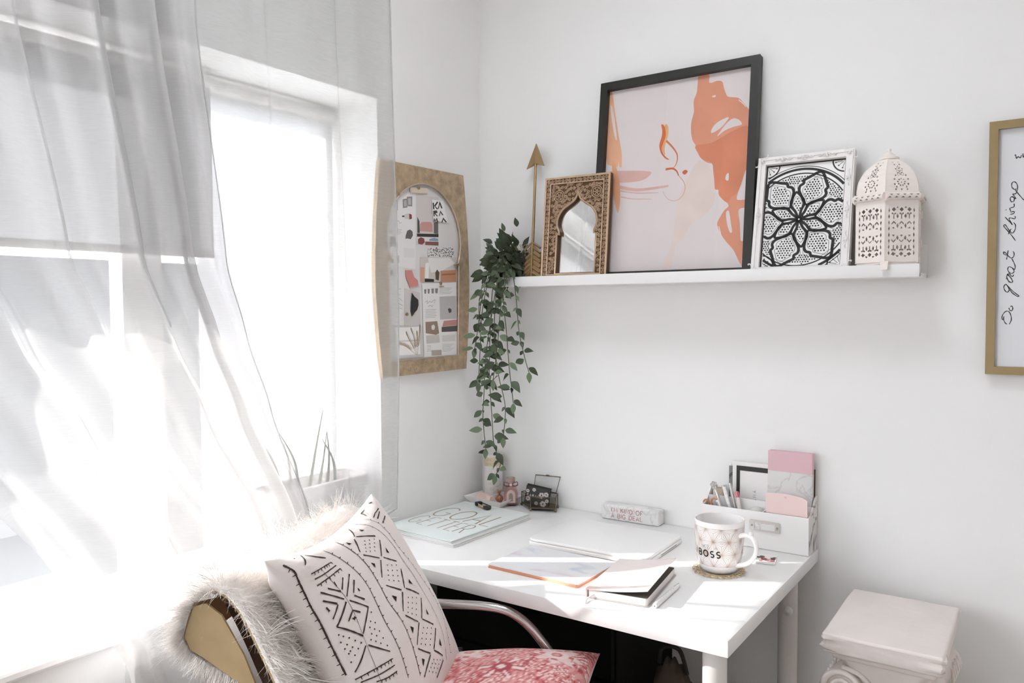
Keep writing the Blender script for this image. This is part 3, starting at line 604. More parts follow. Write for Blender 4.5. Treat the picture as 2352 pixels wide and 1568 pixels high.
# ------------------------------------------------------------------ large abstract print in black frame
art = thing('framed_print', 'large black framed abstract print with orange brush shapes on the ledge', 'picture', matrix=stand(.4045, -.082, LZ+.0034, 6.9))
AW, AH, AB = .408, .509, .020
picture_frame(art, AW, AH, AB, .022, M_black)
MB().box((.004, .004, -.020), (AW-.004, AH-.004, -.016)).build('backing', mat('backing_board', '#4b4038', .9), art)
M_artbg = mat('blush_paper', '#e7dcdb', .7, noise=(12, .015))
MB().box((AB-.004, AB-.004, -.0158), (AW-AB+.004, AH-AB+.004, -.0145)).build('print_sheet', M_artbg, art)
AO = (AB, AB)
def art_poly(key, col, z, nz=None):
    m = mat('paint_'+col.lstrip('#'), col, .7, noise=nz or (18, .05))
    pts = catmull([(AO[0]+max(.0, min(.368, p[0])), AO[1]+p[1]+.001) for p in ART[key]], 3, True)
    pts = [(min(max(p[0], AB-.001), AW-AB+.001), max(p[1], AB-.001)) for p in pts]
    MB().poly(pts, z).build('paint_shape', m, art)
def art_line(keys, col, w0, w1, z, name='paint_stroke'):
    m = mat('paint_'+col.lstrip('#'), col, .7)
    for key in keys:
        pts = catmull([(AO[0]+p[0], AO[1]+p[1]) for p in ART[key]], 8); n = len(pts)
        MB().ribbon(pts, [w0+(w1-w0)*i/(n-1) for i in range(n)], z).build(name, m, art)
z0 = -.0144
art_poly('pale', '#e8d6cf', z0)
art_poly('main', '#e39a7c', z0+.0002)
art_poly('dark', '#dd8a68', z0+.0004, (14, .08))
for g in ('gap1', 'gap2', 'gap3', 'gap4', 'gap5'): art_poly(g, '#e7dcdb', z0+.0006, (12, .015))
art_poly('left', '#eab18c', z0+.0002); art_poly('slit', '#e7dcdb', z0+.0004)
art_poly('patch', '#e0b5ab', z0+.0002); art_poly('drip', '#e9aa84', z0+.0004)
art_poly('leafedge', '#efb47c', z0+.0002); art_poly('leaf', '#d9713c', z0+.0004); art_poly('diamond', '#d0683a', z0+.0004)
art_line(['s_tail'], '#d87f4e', .0052, .0006, z0+.0003)
art_line(['s_hook'], '#d0683a', .0058, .0022, z0+.0004)
art_line(['s_big'], '#d9a18b', .0016, .0007, z0+.0003)
art_line(['s_p1'], '#e0b5ab', .009, .005, z0+.0002); art_line(['s_p2'], '#e0b5ab', .004, .0012, z0+.0002); art_line(['s_p3'], '#dba79e', .0024, .001, z0+.0002)
art_line(['s_e1', 's_e2'], '#efe5e3', .0022, .0012, z0+.0007)
MB().box((AB-.003, AB-.003, -.0125), (AW-AB+.003, AH-AB+.003, -.0105)).build('glass', G_pic, art)

# ------------------------------------------------------------------ carved mirror
mw, mh = .186, .272
mir = thing('carved_mirror', 'small carved gold mirror with a pointed arch opening on the ledge', 'mirror', matrix=stand(.270, -.1035, LZ+.0030, 6.5, 3.0))
def mirror_opening(n=10):
    R = [(.130, .018), (.152, .018), (.152, .118), (.1445, .119), (.1445, .128)]
    R = [(.152, .022), (.152, .122), (.1455, .122), (.1455, .130)]
    right = R + catmull([(.1455, .130), (.152, .145), (.151, .165), (.139, .186), (.118, .200), (.103, .213), (.0965, .231)], 5)[1:]
    left = [(2*.0965-p[0], p[1]) for p in reversed(right[:-1])]
    return right + left
OP = mirror_opening()
def scale_poly(poly, k):
    cx_ = sum(p[0] for p in poly)/len(poly); cy_ = sum(p[1] for p in poly)/len(poly)
    return [(cx_+(p[0]-cx_)*k, cy_+(p[1]-cy_)*k) for p in poly]
MB().prism([(0, 0), (mw, 0), (mw, mh), (0, mh)], -.016, -.0012, holes=[OP]).build('frame', M_golddark, mir)
MB().box((.004, .004, -.020), (mw-.004, mh-.004, -.016)).build('backing', M_black, mir)
MB().box((.03, .015, -.0158), (.163, .24, -.0138)).build('mirror_glass', M_mirror, mir)
edge = MB()
for o_, i_ in ((0, .005), (.0155, .0185)):
    edge.prism([(o_, o_), (mw-o_, o_), (mw-o_, mh-o_), (o_, mh-o_)], -.0014, .0016, holes=[[(i_, i_), (mw-i_, i_), (mw-i_, mh-i_), (i_, mh-i_)]])
stuff(edge.build('border_moulding', M_goldlight, mir))
MB().tube([(p[0], p[1], -.002) for p in scale_poly(OP, 1.02)], .0028, 6, closed=True).build('arch_moulding', M_goldlight, mir, 60)
carv = MB()
def scroll(x, y, r, a0, d=1, k=1.55):
    n = 14
    pts = [(x+r*(1-.8*i/n)*math.cos(a0+d*2*PI*k*i/n), y+r*(1-.8*i/n)*math.sin(a0+d*2*PI*k*i/n), -.0004) for i in range(n+1)]
    carv.tube(pts, .00095, 4)
s = 0
per = []
b = .0102
for i in range(16): per.append((b+(mw-2*b)*i/16, b)); per.append((b+(mw-2*b)*i/16, mh-b))
for i in range(25): per.append((b, b+(mh-2*b)*i/24)); per.append((mw-b, b+(mh-2*b)*i/24))
for i, (x, y) in enumerate(per):
    scroll(x, y, .0048, i*1.1, 1 if i % 2 else -1)
    carv.disc(x+.004*math.cos(i), y+.004*math.sin(i), .0012, .0002, 6)
opbig = scale_poly(OP, 1.09)
ros = [(.043, .222), (.150, .226)]
for cx_, cy_ in ros:
    for r in (.015, .0105):
        carv.tube([(cx_+r*math.cos(2*PI*i/20), cy_+r*math.sin(2*PI*i/20), 0) for i in range(20)], .0011, 5, closed=True)
    for i in range(6):
        a = i*PI/3
        carv.tube([(cx_+.0015*math.cos(a), cy_+.0015*math.sin(a), 0), (cx_+.0085*math.cos(a), cy_+.0085*math.sin(a), 0)], .0011, 5)
random.seed(11)
placed = []
for _ in range(2600):
    x = random.uniform(.022, mw-.022); y = random.uniform(.022, mh-.022)
    if inside((x, y), opbig) or any((x-c[0])**2+(y-c[1])**2 < .019**2 for c in ros): continue
    if any((x-q[0])**2+(y-q[1])**2 < .0073**2 for q in placed): continue
    placed.append((x, y)); scroll(x, y, .0046, random.uniform(0, 6), random.choice((-1, 1)))
    carv.tube([(x+.0046, y, -.0006), (x+.007, y+.003, -.0006)], .0008, 4)
stuff(carv.build('carving', M_goldlight, mir, 60))

# ------------------------------------------------------------------ arrow
arr = thing('arrow_ornament', 'tall gold metal arrow standing point up between plant and mirror', 'ornament', matrix=stand(.2345, -.092, LZ+.0016, 10.6, 0, 4.1))
AL = .386
def facet(pts_l, ridge, z_r, name, m):
    mb = MB()
    # symmetrical faceted blade: left outline pts, ridge line
    return mb
hd = MB()
tip, notch = (0, AL, 0), (0, AL-.057, .006)
for sx in (-1, 1):
    wing = (sx*.0285, AL-.068, 0)
    a, b_, c = (tip, wing, notch) if sx < 0 else (tip, notch, wing)
    hd.add([tip[:2]+(.002,), wing[:2]+(.001,), notch], [(0, 1, 2) if sx < 0 else (0, 2, 1)])
    hd.add([tip[:2]+(-.002,), wing[:2]+(-.001,), (0, AL-.057, -.006)], [(0, 2, 1) if sx < 0 else (0, 1, 2)])
    hd.add([wing[:2]+(.001,), notch, (0, AL-.057, -.006), wing[:2]+(-.001,)], [(0, 3, 2, 1) if sx > 0 else (0, 1, 2, 3)])
    hd.add([tip[:2]+(.002,), wing[:2]+(.001,), wing[:2]+(-.001,), tip[:2]+(-.002,)], [(0, 1, 2, 3) if sx > 0 else (0, 3, 2, 1)])
hd.build('arrow_head', M_gold, arr)
MB().tube([(0, .02, 0), (0, AL-.055, 0)], .0037, 10).build('shaft', M_gold, arr, 40)
for sx in (-1, 1):
    body = MB()
    body.prism([(0, 0), (sx*.0275, 0) , (sx*.0265, .045), (sx*.025, .078), (0, .106)] if sx > 0 else [(0, .106), (-.025, .078), (-.0265, .045), (-.0275, 0), (0, 0)], -.003, .001)
    vane = body.build('vane', M_gold, arr)
    for i in range(8):
        y1 = .006+i*.0135
        p = [(sx*.001, y1+.008, .0012), (sx*.026, y1-.010, .0022)]
        if y1-.010 < .001: p[1] = (sx*.012, .001, .002)
        MB().tube(p, .0032, 5).build('barb', M_gold, vane, 60)
MB().tube([(0, 0, .002), (0, .10, .003)], .0032, 8).build('spine', M_gold, arr, 60)

# ------------------------------------------------------------------ ornate white frame with mandala
wf = thing('framed_mandala', 'white ornate frame with a black and white floral mandala on the ledge', 'picture', matrix=stand(.8175, -.0985, LZ+.0050, 12.0))
FW, FH = .204, .270
M_whitef = mat('white_gesso', '#ece8e7', .5, bump=(120, .1, .001))
picture_frame(wf, FW, FH, .017, .020, M_whitef)
stp = MB()
stp.prism([(.003, .003), (FW-.003, .003), (FW-.003, FH-.003), (.003, FH-.003)], 0, .0022, holes=[[(.0075, .0075), (FW-.0075, .0075), (FW-.0075, FH-.0075), (.0075, FH-.0075)]])
stp.build('frame_bead', M_whitef, wf)
orn = MB()
def flourish(cx_, cy_, ang, k=1.0):
    Mx = T(cx_, cy_, .0015) @ RZ(ang)
    for sx in (-1, 1):
        orn.tube([(sx*p[0]*k, p[1]*k, 0) for p in catmull([(0, 0), (.006, .0035), (.011, .0005), (.017, -.002), (.022, .001), (.021, .0035), (.019, .002)], 4)], [.0022*k*(1-.6*i/24) for i in range(25)], 5, M=Mx)
        orn.tube([(sx*(.004+.003*math.cos(t))*k, (-.003+.003*math.sin(t))*k, .0004) for t in [i*.55 for i in range(10)]], .0012*k, 5, M=Mx)
    orn.tube([(0, -.005*k, .0006), (0, .004*k, .0016)], [.0014*k, .0032*k], 6, M=Mx)
for x, y, a in ((.009, FH-.009, 45), (FW-.009, FH-.009, -45), (.009, .012, 135), (FW-.009, .012, -135), (FW/2, FH-.0085, 0), (FW-.0085, FH*.5, -90), (FW-.0085, FH*.26, -90), (FW-.0085, FH*.76, -90), (.0085, FH*.5, 90), (FW*.27, FH-.0085, 0), (FW*.73, FH-.0085, 0)):
    flourish(x, y, a, .85)
stuff(orn.build('moulded_flourishes', M_whitef, wf, 60))
MB().box((.002, .002, -.020), (FW-.002, FH-.002, -.0125)).build('backing', M_black, wf)
M_tile = mat('gloss_white_print', '#f1efee', .35)
px0, py0, px1, py1 = .0165, .0165, FW-.0165, FH-.0165
MB().prism([(px0-.001, py0-.001), (px1+.001, py0-.001), (px1+.001, py1+.001), (px0-.001, py1+.001)], -.0125, -.010, holes=[[(px0+.0035, py0+.0035), (px1-.0035, py0+.0035), (px1-.0035, py1-.0035), (px0+.0035, py1-.0035)]]).build('inner_lip', M_black, wf)
MB().box((px0, py0, -.0124), (px1, py1, -.0110)).build('print_sheet', M_tile, wf)
ink = MB(); zi = -.0108
CLIP = (px0+.003, py0+.003, px1-.003, py1-.003)
mcx, mcy, MR = px0+.078, py0+.108, .112
def pol(r, deg): a = math.radians(deg); return (mcx+r*MR*math.cos(a), mcy+r*MR*math.sin(a))
def clipd(p): return CLIP[0] < p[0] < CLIP[2] and CLIP[1] < p[1] < CLIP[3]
for r, w in ((1.02, .0055), (.93, .0028), (1.075, .0016)):
    ink.ribbon([pol(r, i*3) for i in range(120)], w, zi, True, clip=CLIP)
def petal(prof, ang):
    R_ = [(r, d) for r, d in prof]; L_ = [(r, -d) for r, d in reversed(prof[1:-1])]
    return catmull([pol(r, ang+d) for r, d in R_+L_], 4, True)
INNER = [(.06, 0), (.18, 13), (.27, 17), (.33, 15), (.38, 12), (.47, 0)]
OUTER = [(.36, 0), (.42, 7), (.49, 14.5), (.575, 18.5), (.645, 17), (.685, 12.5), (.735, 13.5), (.79, 9.5), (.91, 0)]
polys = []
def grow(poly, k):
    return scale_poly(poly, k)
random.seed(5)
dots_done = []
def dots(poly, step=.0060, r=.0019):
    x0_, x1_ = min(p[0] for p in poly), max(p[0] for p in poly); y0_, y1_ = min(p[1] for p in poly), max(p[1] for p in poly)
    j = 0; y = y0_
    while y < y1_:
        x = x0_+(step/2 if j % 2 else 0)
        while x < x1_:
            q = (x+random.uniform(-.0004, .0004), y+random.uniform(-.0004, .0004))
            if clipd(q) and inside(q, poly): ink.disc(q[0], q[1], r*random.uniform(.85, 1.1), zi+.0003, 7)
            x += step
        y += step*.87; j += 1
for k in range(6):
    a = 38+60*k
    for prof, aa in ((INNER, a), (OUTER, a+30)):
        P_ = petal(prof, aa); polys.append(P_)
        ink.ribbon(P_, .0009, zi+.0002, True, clip=CLIP)
        dots(grow(P_, .88))
    # broad ogee bands
    Pb = petal([(.30, 0), (.38, 12), (.48, 20.5), (.585, 25), (.675, 23.5), (.725, 18), (.785, 18), (.85, 12), (1.0, 0)], a+30)
    ink.ribbon(Pb, .0062, zi, True, clip=CLIP)
    Pc = petal([(.30, 0), (.40, 15), (.52, 23), (.63, 27.5), (.74, 27), (.80, 20), (.85, 15), (1.04, 0)], a+30)
    ink.ribbon([p for p in Pc if (p[0]-mcx)**2+(p[1]-mcy)**2 < (.92*MR)**2], .0008, zi+.0001, clip=CLIP)
    Pi = petal([(.02, 0), (.18, 18), (.29, 23), (.36, 20), (.42, 15), (.56, 0)], a)
    ink.ribbon(Pi, .0058, zi, True, clip=CLIP)
    gapp = [pol(.80, a-13), pol(.90, a-20), pol(.905, a), pol(.90, a+20), pol(.80, a+13), pol(.70, a)]
    dots(gapp, .0054, .0018)
for sx, sy in ((0, 0), (1, 0), (0, 1), (1, 1)):
    ox, oy = (CLIP[0], CLIP[2])[sx], (CLIP[1], CLIP[3])[sy]; dx, dy = (1, -1)[sx], (1, -1)[sy]
    for (ax, ay) in ((.006, .018), (.014, .012), (.020, .005)):
        ink.ribbon([(ox+dx*ax*.35, oy+dy*ay*.35), (ox+dx*ax, oy+dy*ay)], .0010, zi, clip=CLIP)
        q = (ox+dx*ax, oy+dy*ay)
        if clipd(q): ink.disc(q[0], q[1], .0016, zi, 7)
    ink.ribbon([(ox+dx*.026*math.cos(t*.1), oy+dy*.026*math.sin(t*.1)) for t in range(0, 16)], .003, zi, clip=CLIP)
stuff(ink.build('printed_mandala', M_ink, wf))

# ------------------------------------------------------------------ pierced lantern
M_lant = mat('white_enamel_metal', '#efe6e0', .45, noise=(20, .03))
LR, LH = .0655, .126
lan = thing('pierced_lantern', 'white pierced metal lantern with a domed top at the ledge end', 'lantern', (1.0905, -.0605, 1.3695), (0, 0, math.radians(-86.5)))
def holes_body(u, v, W):
    # u 0..W centred, v 0..LH ; True where cut away
    x = (u-W/2); yy = v-LH/2+.003
    ay = abs(yy); s_ = W/.0655
    for cx_ in (-.0155*s_, 0.0, .0155*s_):
        dx = abs(x-cx_)
        for cy_, hw, hh in ((.044, .0045, .0042),):
            if dx/hw+abs(ay-cy_)/hh < 1: return True
        if dx < .0014 and .026 < ay < .036: return True
        if abs(dx-.0028) < .0014 and .0345 < ay < .0375: return True
        if abs(ay-(.0200-dx*1.0)) < .0016 and dx < .0046: return True
        t = (ay-.006)/.0042
        if 0 < t < 1 and dx < .0030*(1-t): return True
    for cx_ in (-.0078*s_, .0078*s_):
        dx = abs(x-cx_)
        for cy_ in (.012, .031):
            if dx/.0026+abs(ay-cy_)/.0052 < 1: return True
        t = (ay-.047)/.0035
        if 0 < t < 1 and dx < .0028*(1-t): return True
    if abs(x) > .0225*s_ and abs(abs(x)-.0245*s_)/.0020+abs((ay % .012)-.006)/.0045 < 1 and ay < .05: return True
    return False
def panel_mesh(W, H, n, m, fn, place):
    v = []; idx = {}; f = []
    def vid(i, j):
        if (i, j) not in idx:
            idx[(i, j)] = len(v); v.append(place(i/n, j/m))
        return idx[(i, j)]
    for j in range(m):
        for i in range(n):
            if not fn((i+.5)/n, (j+.5)/m): f.append((vid(i, j), vid(i+1, j), vid(i+1, j+1), vid(i, j+1)))
    return MB().add(v, f)
SW = LR  # side of a hexagon equals its circumradius
def hexv(k, r, z): a = math.radians(60*k); return Vector((r*math.cos(a), r*math.sin(a), z))
def body_fn(u, v):
    return holes_body(u*SW, v*LH, SW)
b0 = None
for k in range(6):
    A_, B_ = hexv(k, LR, 0), hexv(k+1, LR, 0)
    pm = panel_mesh(SW, LH, 60, 112, body_fn, lambda u, v: tuple(A_.lerp(B_, u)+Vector((0, 0, .004+v*LH))))
    o = pm.build('side_panel', M_lant, lan)
    sm = o.modifiers.new('thickness', 'SOLIDIFY'); sm.thickness = .0012; sm.offset = 0
# dome: profile radius by height
DPROF = [(0, 1.0), (.18, .995), (.36, .95), (.52, .86), (.66, .73), (.78, .57), (.88, .40), (.96, .26), (1.0, .19)]
DH = .079
def dome_r(t):
    for (a, ra), (b_, rb) in zip(DPROF, DPROF[1:]):
        if t <= b_: return ra+(rb-ra)*(t-a)/(b_-a)
    return DPROF[-1][1]
def holes_dome(u, v):
    x = (u-.5)*SW*dome_r(v); y = v*DH
    dx = abs(x)
    r = math.hypot(x, y-.022)
    if r < .0013 or .0052 < r < .0082 and (math.degrees(math.atan2(y-.022, x)) % 40) < 20: return True
    for cx_, cy_, rr in ((0, .008, .0017), (.0115, .008, .0017), (.0135, .018, .0018), (.0135, .028, .0016), (.0105, .036, .0017), (.006, .050, .0017), (.0048, .060, .0015), (0, .056, .0015), (.0055, .066, .0013)):
        if math.hypot(dx-cx_, y-cy_) < rr: return True
    for cx_, cy_ in ((.0034, .0385), (.0034, .0445)):
        q = math.hypot(dx-cx_, y-cy_)
        if .0020 < q < .0032: return True
    if dx < .004 and abs(y-(.0505-.0) - (dx*.9)) < .0011: return True
    if abs(dx-.0100) < .0011 and .011 < y < .0145: return True
    return False
ZD = .004+LH
for k in range(6):
    def place(u, v, k=k):
        r = LR*.985*dome_r(v)
        return tuple(hexv(k, r, 0).lerp(hexv(k+1, r, 0), u)+Vector((0, 0, ZD+.010+v*DH)))
    o = panel_mesh(SW, DH, 60, 80, holes_dome, place).build('dome_panel', M_lant, lan)
    sm = o.modifiers.new('thickness', 'SOLIDIFY'); sm.thickness = .0010; sm.offset = 0
    MB().tube([tuple(hexv(k, LR*.99*dome_r(t/16), ZD+.010+DH*t/16)) for t in range(17)], .0011, 6).build('dome_rib', M_lant, lan, 60)
    MB().tube([tuple(hexv(k, LR, .003)), tuple(hexv(k, LR, ZD))], .0013, 6).build('corner_post', M_lant, lan, 60)
    a1, a2 = hexv(k, LR*1.05, ZD+.004), hexv(k+1, LR*1.05, ZD+.004)
    roll = MB().tube([tuple(a1.lerp(a2, .02)), tuple(a1.lerp(a2, .98))], .0072, 12).build('collar_roll', M_lant, lan, 40)
    cuts = MB()
    dirv = (a2-a1).normalized(); out = Vector((dirv.y, -dirv.x, 0))
    for i in range(5):
        for s_ in (-1, 1):
            c0 = a1.lerp(a2, (i+.5+(.25 if s_ > 0 else 0))/5.3)
            nrm = (out*.86+Vector((0, 0, s_*.5))).normalized(); upv = nrm.cross(dirv)
            c = c0+nrm*.0075
            cuts.add([tuple(c-dirv*.0035), tuple(c+dirv*.0035), tuple(c+upv*.0036*(-s_))], [(0, 1, 2)])
    stuff(cuts.build('cut_triangles', mat('lantern_cutout', '#8f857d', .8), roll))
    MB().tube([tuple(a1+Vector((.0083*math.cos(math.radians(60*k+90))*math.cos(t), .0083*math.sin(math.radians(60*k+90))*math.cos(t), .0083*math.sin(t)))) for t in [i*2*PI/14 for i in range(14)]], .0011, 5, closed=True).build('collar_ring', M_lant, lan, 60)
ft = hexv(0, LR*1.01, 0)
for k in range(6):
    p = hexv(k, LR*1.0, 0)
    if k == 0:
        MB().add([tuple(p+Vector((.0012, -.0075, .006))), tuple(p+Vector((.0012, .0075, .006))), tuple(p+Vector((.0042, .0062, -.011))), tuple(p+Vector((.0042, -.0062, -.011))),
                  tuple(p+Vector((.0034, -.0075, .006))), tuple(p+Vector((.0034, .0075, .006))), tuple(p+Vector((.0064, .0062, -.011))), tuple(p+Vector((.0064, -.0062, -.011)))],
                 [(0, 3, 2, 1), (4, 5, 6, 7), (0, 1, 5, 4), (1, 2, 6, 5), (2, 3, 7, 6), (3, 0, 4, 7)]).build('foot', M_lant, lan)
MB().prism([tuple(hexv(k, LR*.985, 0))[:2] for k in range(6)], 0, .0035).build('base_plate', M_lant, lan)
zt = ZD+.010+DH
MB().lathe([(.0165, zt-.004), (.0190, zt-.003), (.0192, zt), (.0150, zt+.002), (.0100, zt+.007), (.0062, zt+.0105), (.0030, zt+.0125), (.0034, zt+.014), (.0042, zt+.0165), (.0030, zt+.019), (0, zt+.020)], 24).build('cap', M_lant, lan, 50)
for dz in (.035, .095):
    MB().tube([tuple(hexv(2, LR*1.02, dz)), tuple(hexv(2, LR*1.02, dz+.016))], .0024, 8).build('hinge', M_lant, lan, 40)

# ------------------------------------------------------------------ gold framed writing board on the right
gfm = thing('writing_board', 'gold framed white board with handwritten vertical lettering on the back wall', 'wall board', matrix=Matrix(((1, 0, 0, 0), (0, 0, -1, -.0005), (0, 1, 0, 0), (0, 0, 0, 1))))
gx0, gx1, gz0, gz1 = 1.2635, 1.640, 1.150, 1.6455
gb = .0155
for q in (((gx0, gz0), (gx1, gz0), (gx1-gb, gz0+gb), (gx0+gb, gz0+gb)), ((gx1, gz0), (gx1, gz1), (gx1-gb, gz1-gb), (gx1-gb, gz0+gb)),
          ((gx1, gz1), (gx0, gz1), (gx0+gb, gz1-gb), (gx1-gb, gz1-gb)), ((gx0, gz1), (gx0, gz0), (gx0+gb, gz0+gb), (gx0+gb, gz1-gb))):
    MB().prism(list(q), 0, .020).build('frame_rail', mat('brushed_bronze', '#98835f', .38, .55, noise=(25, .06)), gfm)
MB().box((gx0+.008, gz0+.008, .004), (gx1-.008, gz1-.008, .010)).build('board', mat('whiteboard', '#e2e2e5', .3), gfm)
wr = MB()
for l in WRITE:
    pts = catmull(l, 5); wr.ribbon(pts, [.0012+.0007*abs(math.sin(i*.45)) for i in range(len(pts))], .0103)
stuff(wr.build('handwriting', mat('marker_ink', '#3a3839', .6), gfm))

# ------------------------------------------------------------------ arched brass pinboard on the left wall
MPB = Matrix(((0, 0, 1, .0008), (1, 0, 0, 0), (0, 1, 0, 0), (0, 0, 0, 1)))
pbd = thing('arched_pinboard', 'hammered brass pinboard with a keyhole arch opening on the left wall', 'pinboard', matrix=MPB)
cyb = -.2575
outer = []
outer += [(-.425, 1.1165), (-.09, 1.1175)]
outer += catmull([(-.0905, 1.1175), (-.078, 1.25), (-.0735, 1.37), (-.081, 1.52), (-.0965, 1.656)], 6)[1:]
outer += [(-.4255, 1.6525)]
outer += catmull([(-.4255, 1.6525), (-.440, 1.52), (-.447, 1.37), (-.440, 1.25), (-.425, 1.1165)], 6)[1:-1]
inner = [(-.397, 1.157), (-.1265, 1.157), (-.120, 1.405), (-.137, 1.407)]
inner += [(cyb+.1455*math.cos(math.radians(a)), 1.466+.1455*math.sin(math.radians(a))) for a in range(-22, 203, 9)]
inner += [(-.383, 1.407), (-.399, 1.405)]
MB().prism(outer, 0, .0125, holes=[inner]).build('brass_frame', M_brass, pbd)
MB().prism(scale_poly(outer, .97), .0004, .0050).build('board', mat('board_white', '#e3e0de', .8), pbd)
MB().tube([(p[0], p[1], .0122) for p in inner], .0018, 6, closed=True).build('beaded_rim', mat('silver_rim', '#cfc6ba', .4, .6), pbd, 60)
dotm = MB()
for i in range(34):
    for r_ in range(2):
        dotm.lathe([(.0022, 0), (.0016, .0010), (0, .0014)], 7, M=T(-.413+i*.0094, 1.126+r_*.020, .0124))
for i in range(42):
    dotm.lathe([(.0016, 0), (.0012, .0008), (0, .0011)], 6, M=T(-.101+.017*math.sin((i/41)*PI)*.75, 1.165+i*.0112, .0124))
stuff(dotm.build('punched_dots', M_brass, pbd, 60))
PAPERS = [('sheet_a', 'product_sheet', 'white product sheet with small grey homeware pictures, upper left of pinboard', 'paper', '#ece9e8'),
 ('photo_sofa', 'room_photo', 'photo of a pink sofa above a red round cushion on the pinboard', 'photo', '#d9d2cf'),
 ('strip', 'backing_strip', 'plain grey paper strip behind the torn scraps on the pinboard', 'paper', '#d3cecb'),
 ('photo_bed', 'bedroom_photo', 'bedroom photo with an orange-brown table on the pinboard', 'photo', '#d8cfc9'),
 ('swatch', 'terrazzo_swatch', 'black speckled terrazzo swatch pinned above the bedroom photo', 'swatch', '#e6e2e0'),
 ('pampas', 'pampas_photo', 'photo of tan pampas grass by a window, bottom left of pinboard', 'photo', '#cfccc9'),
 ('note', 'handwritten_note', 'grey handwritten note sheet on the left side of the pinboard', 'paper', '#e4e1df'),
 ('page', 'magazine_page', 'white magazine page with grey cups and a pink couch on the pinboard', 'paper', '#efedeb'),
 ('coral', 'torn_scrap', 'coral torn paper scrap on the pinboard', 'paper scrap', '#cf8d84'),
 ('black', 'torn_scrap', 'black torn paper scrap on the pinboard', 'paper scrap', '#35322f'),
 ('card_k', 'lettered_card', 'tilted white card with black brush lettering on the pinboard', 'card', '#f1efed'),
 ('tape', 'paper_tape', 'beige tape strip at the top of the pinboard opening', 'tape', '#dccbb8')]
PBO = {}
for i, (key, name, lab, cat, colr) in enumerate(PAPERS):
    t = thing(name, lab, cat, matrix=MPB)
    z = .0051+i*.00036
    pts = PB[key]
    MB().prism(pts if sum(pts[j][0]*pts[(j+1) % len(pts)][1]-pts[(j+1) % len(pts)][0]*pts[j][1] for j in range(len(pts))) > 0 else list(reversed(pts)), z, z+.0003).build('sheet', flat_col(colr), t)
    PBO[key] = (t, z+.00034)
for key, colr, pts in PBP:
    t, z = PBO[key]; k_ = sum(1 for c in t.children)
    MB().poly(pts, z+.00001*k_).build('printed_shape', flat_col(colr), t)
for key, ls in PBS:
    t, z = PBO[key]; mb = MB()
    for l in ls: mb.ribbon(catmull(l, 4) if len(l) > 2 else l, .0009 if len(l) > 2 else .0006, z+.0004)
    stuff(mb.build('printed_script', flat_col('#8a8785'), t))
t, z = PBO['swatch']; mb = MB(); random.seed(3)
qa, qb, qc, qd = [Vector(p) for p in PB['swatch']]
for i in range(150):
    u, v = random.uniform(.02, .98), random.uniform(.04, .96)
    p = qa.lerp(qb, u).lerp(qd.lerp(qc, u), v)
    mb.disc(p.x, p.y, random.uniform(.0008, .0024), z, 5, ry=random.uniform(.0008, .002))
stuff(mb.build('printed_specks', flat_col('#3a3634'), t))
t, z = PBO['pampas']; mb = MB()
for l in PBPL:
    pts = catmull(l, 6); n = len(pts)
    for i, p in enumerate(pts):
        f_ = i/(n-1)
        if f_ > .3:
            for s_ in (-1, 1):
                mb.ribbon([p, (p[0]+s_*.006*(1.2-f_), p[1]+.007)], .0013, z+.0004)
    mb.ribbon(pts, .0008, z+.0003)
stuff(mb.build('printed_plumes', flat_col('#b79f84'), t))
for i, (py, pz) in enumerate(PINS):
    own = ['tape', 'sheet_a', 'note', 'strip', 'page'][i]
    MB().lathe([(.0012, .002), (.0012, .006), (.0042, .0065), (.0046, .0085), (.003, .0095), (0, .0098)], 12, M=T(py, pz, .004)).build('push_pin', M_gold, PBO[own][0], 50)
# ------------------------------------------------------------------ trailing plant
M_leaf = mat('leaf_green', '#4d5b45', .55, noise=(90, .22))
M_leaf2 = mat('leaf_dark_green', '#37422f', .6, noise=(90, .2))
M_leaf3 = mat('leaf_light_green', '#66785a', .55, noise=(90, .18))
M_vine = mat('vine_stem', '#4a4f3c', .7)
plant = thing('trailing_plant', 'trailing green leafy plant in a dark pot hanging over the ledge end', 'plant', (0, 0, 0))
MB().lathe([(.028, LZ+.0006), (.034, LZ+.002), (.040, LZ+.060), (.043, LZ+.075), (.043, LZ+.082), (.038, LZ+.082), (.036, LZ+.070), (0, LZ+.068)], 28, M=T(.176, -.062, 0)).build('pot', mat('dark_pot', '#262822', .6), plant, 40)
def leaf_mesh(name, m, wid, curl, fold):
    rows = [(0, .04), (.12, .55), (.32, .98), (.52, .95), (.75, .58), (1.0, .0)]
    v = []; f = []
    for t, w in rows:
        z = -curl*t*t
        v += [(-w*wid/2, t, z+fold*w), (0, t, z), (w*wid/2, t, z+fold*w)]
    for j in range(len(rows)-1):
        a = j*3
        f += [(a, a+1, a+4, a+3), (a+1, a+2, a+5, a+4)]
    me = bpy.data.meshes.new(name); me.from_pydata(v, [], f); me.materials.append(m)
    me.polygons.foreach_set('use_smooth', [True]*len(me.polygons)); me.update()
    return me
LEAVES = [leaf_mesh('leaf', M_leaf, .50, .18, .07), leaf_mesh('leaf', M_leaf2, .56, .28, .09), leaf_mesh('leaf', M_leaf3, .48, .10, .05), leaf_mesh('leaf', M_leaf, .60, .35, .12)]
n_leaf = 0
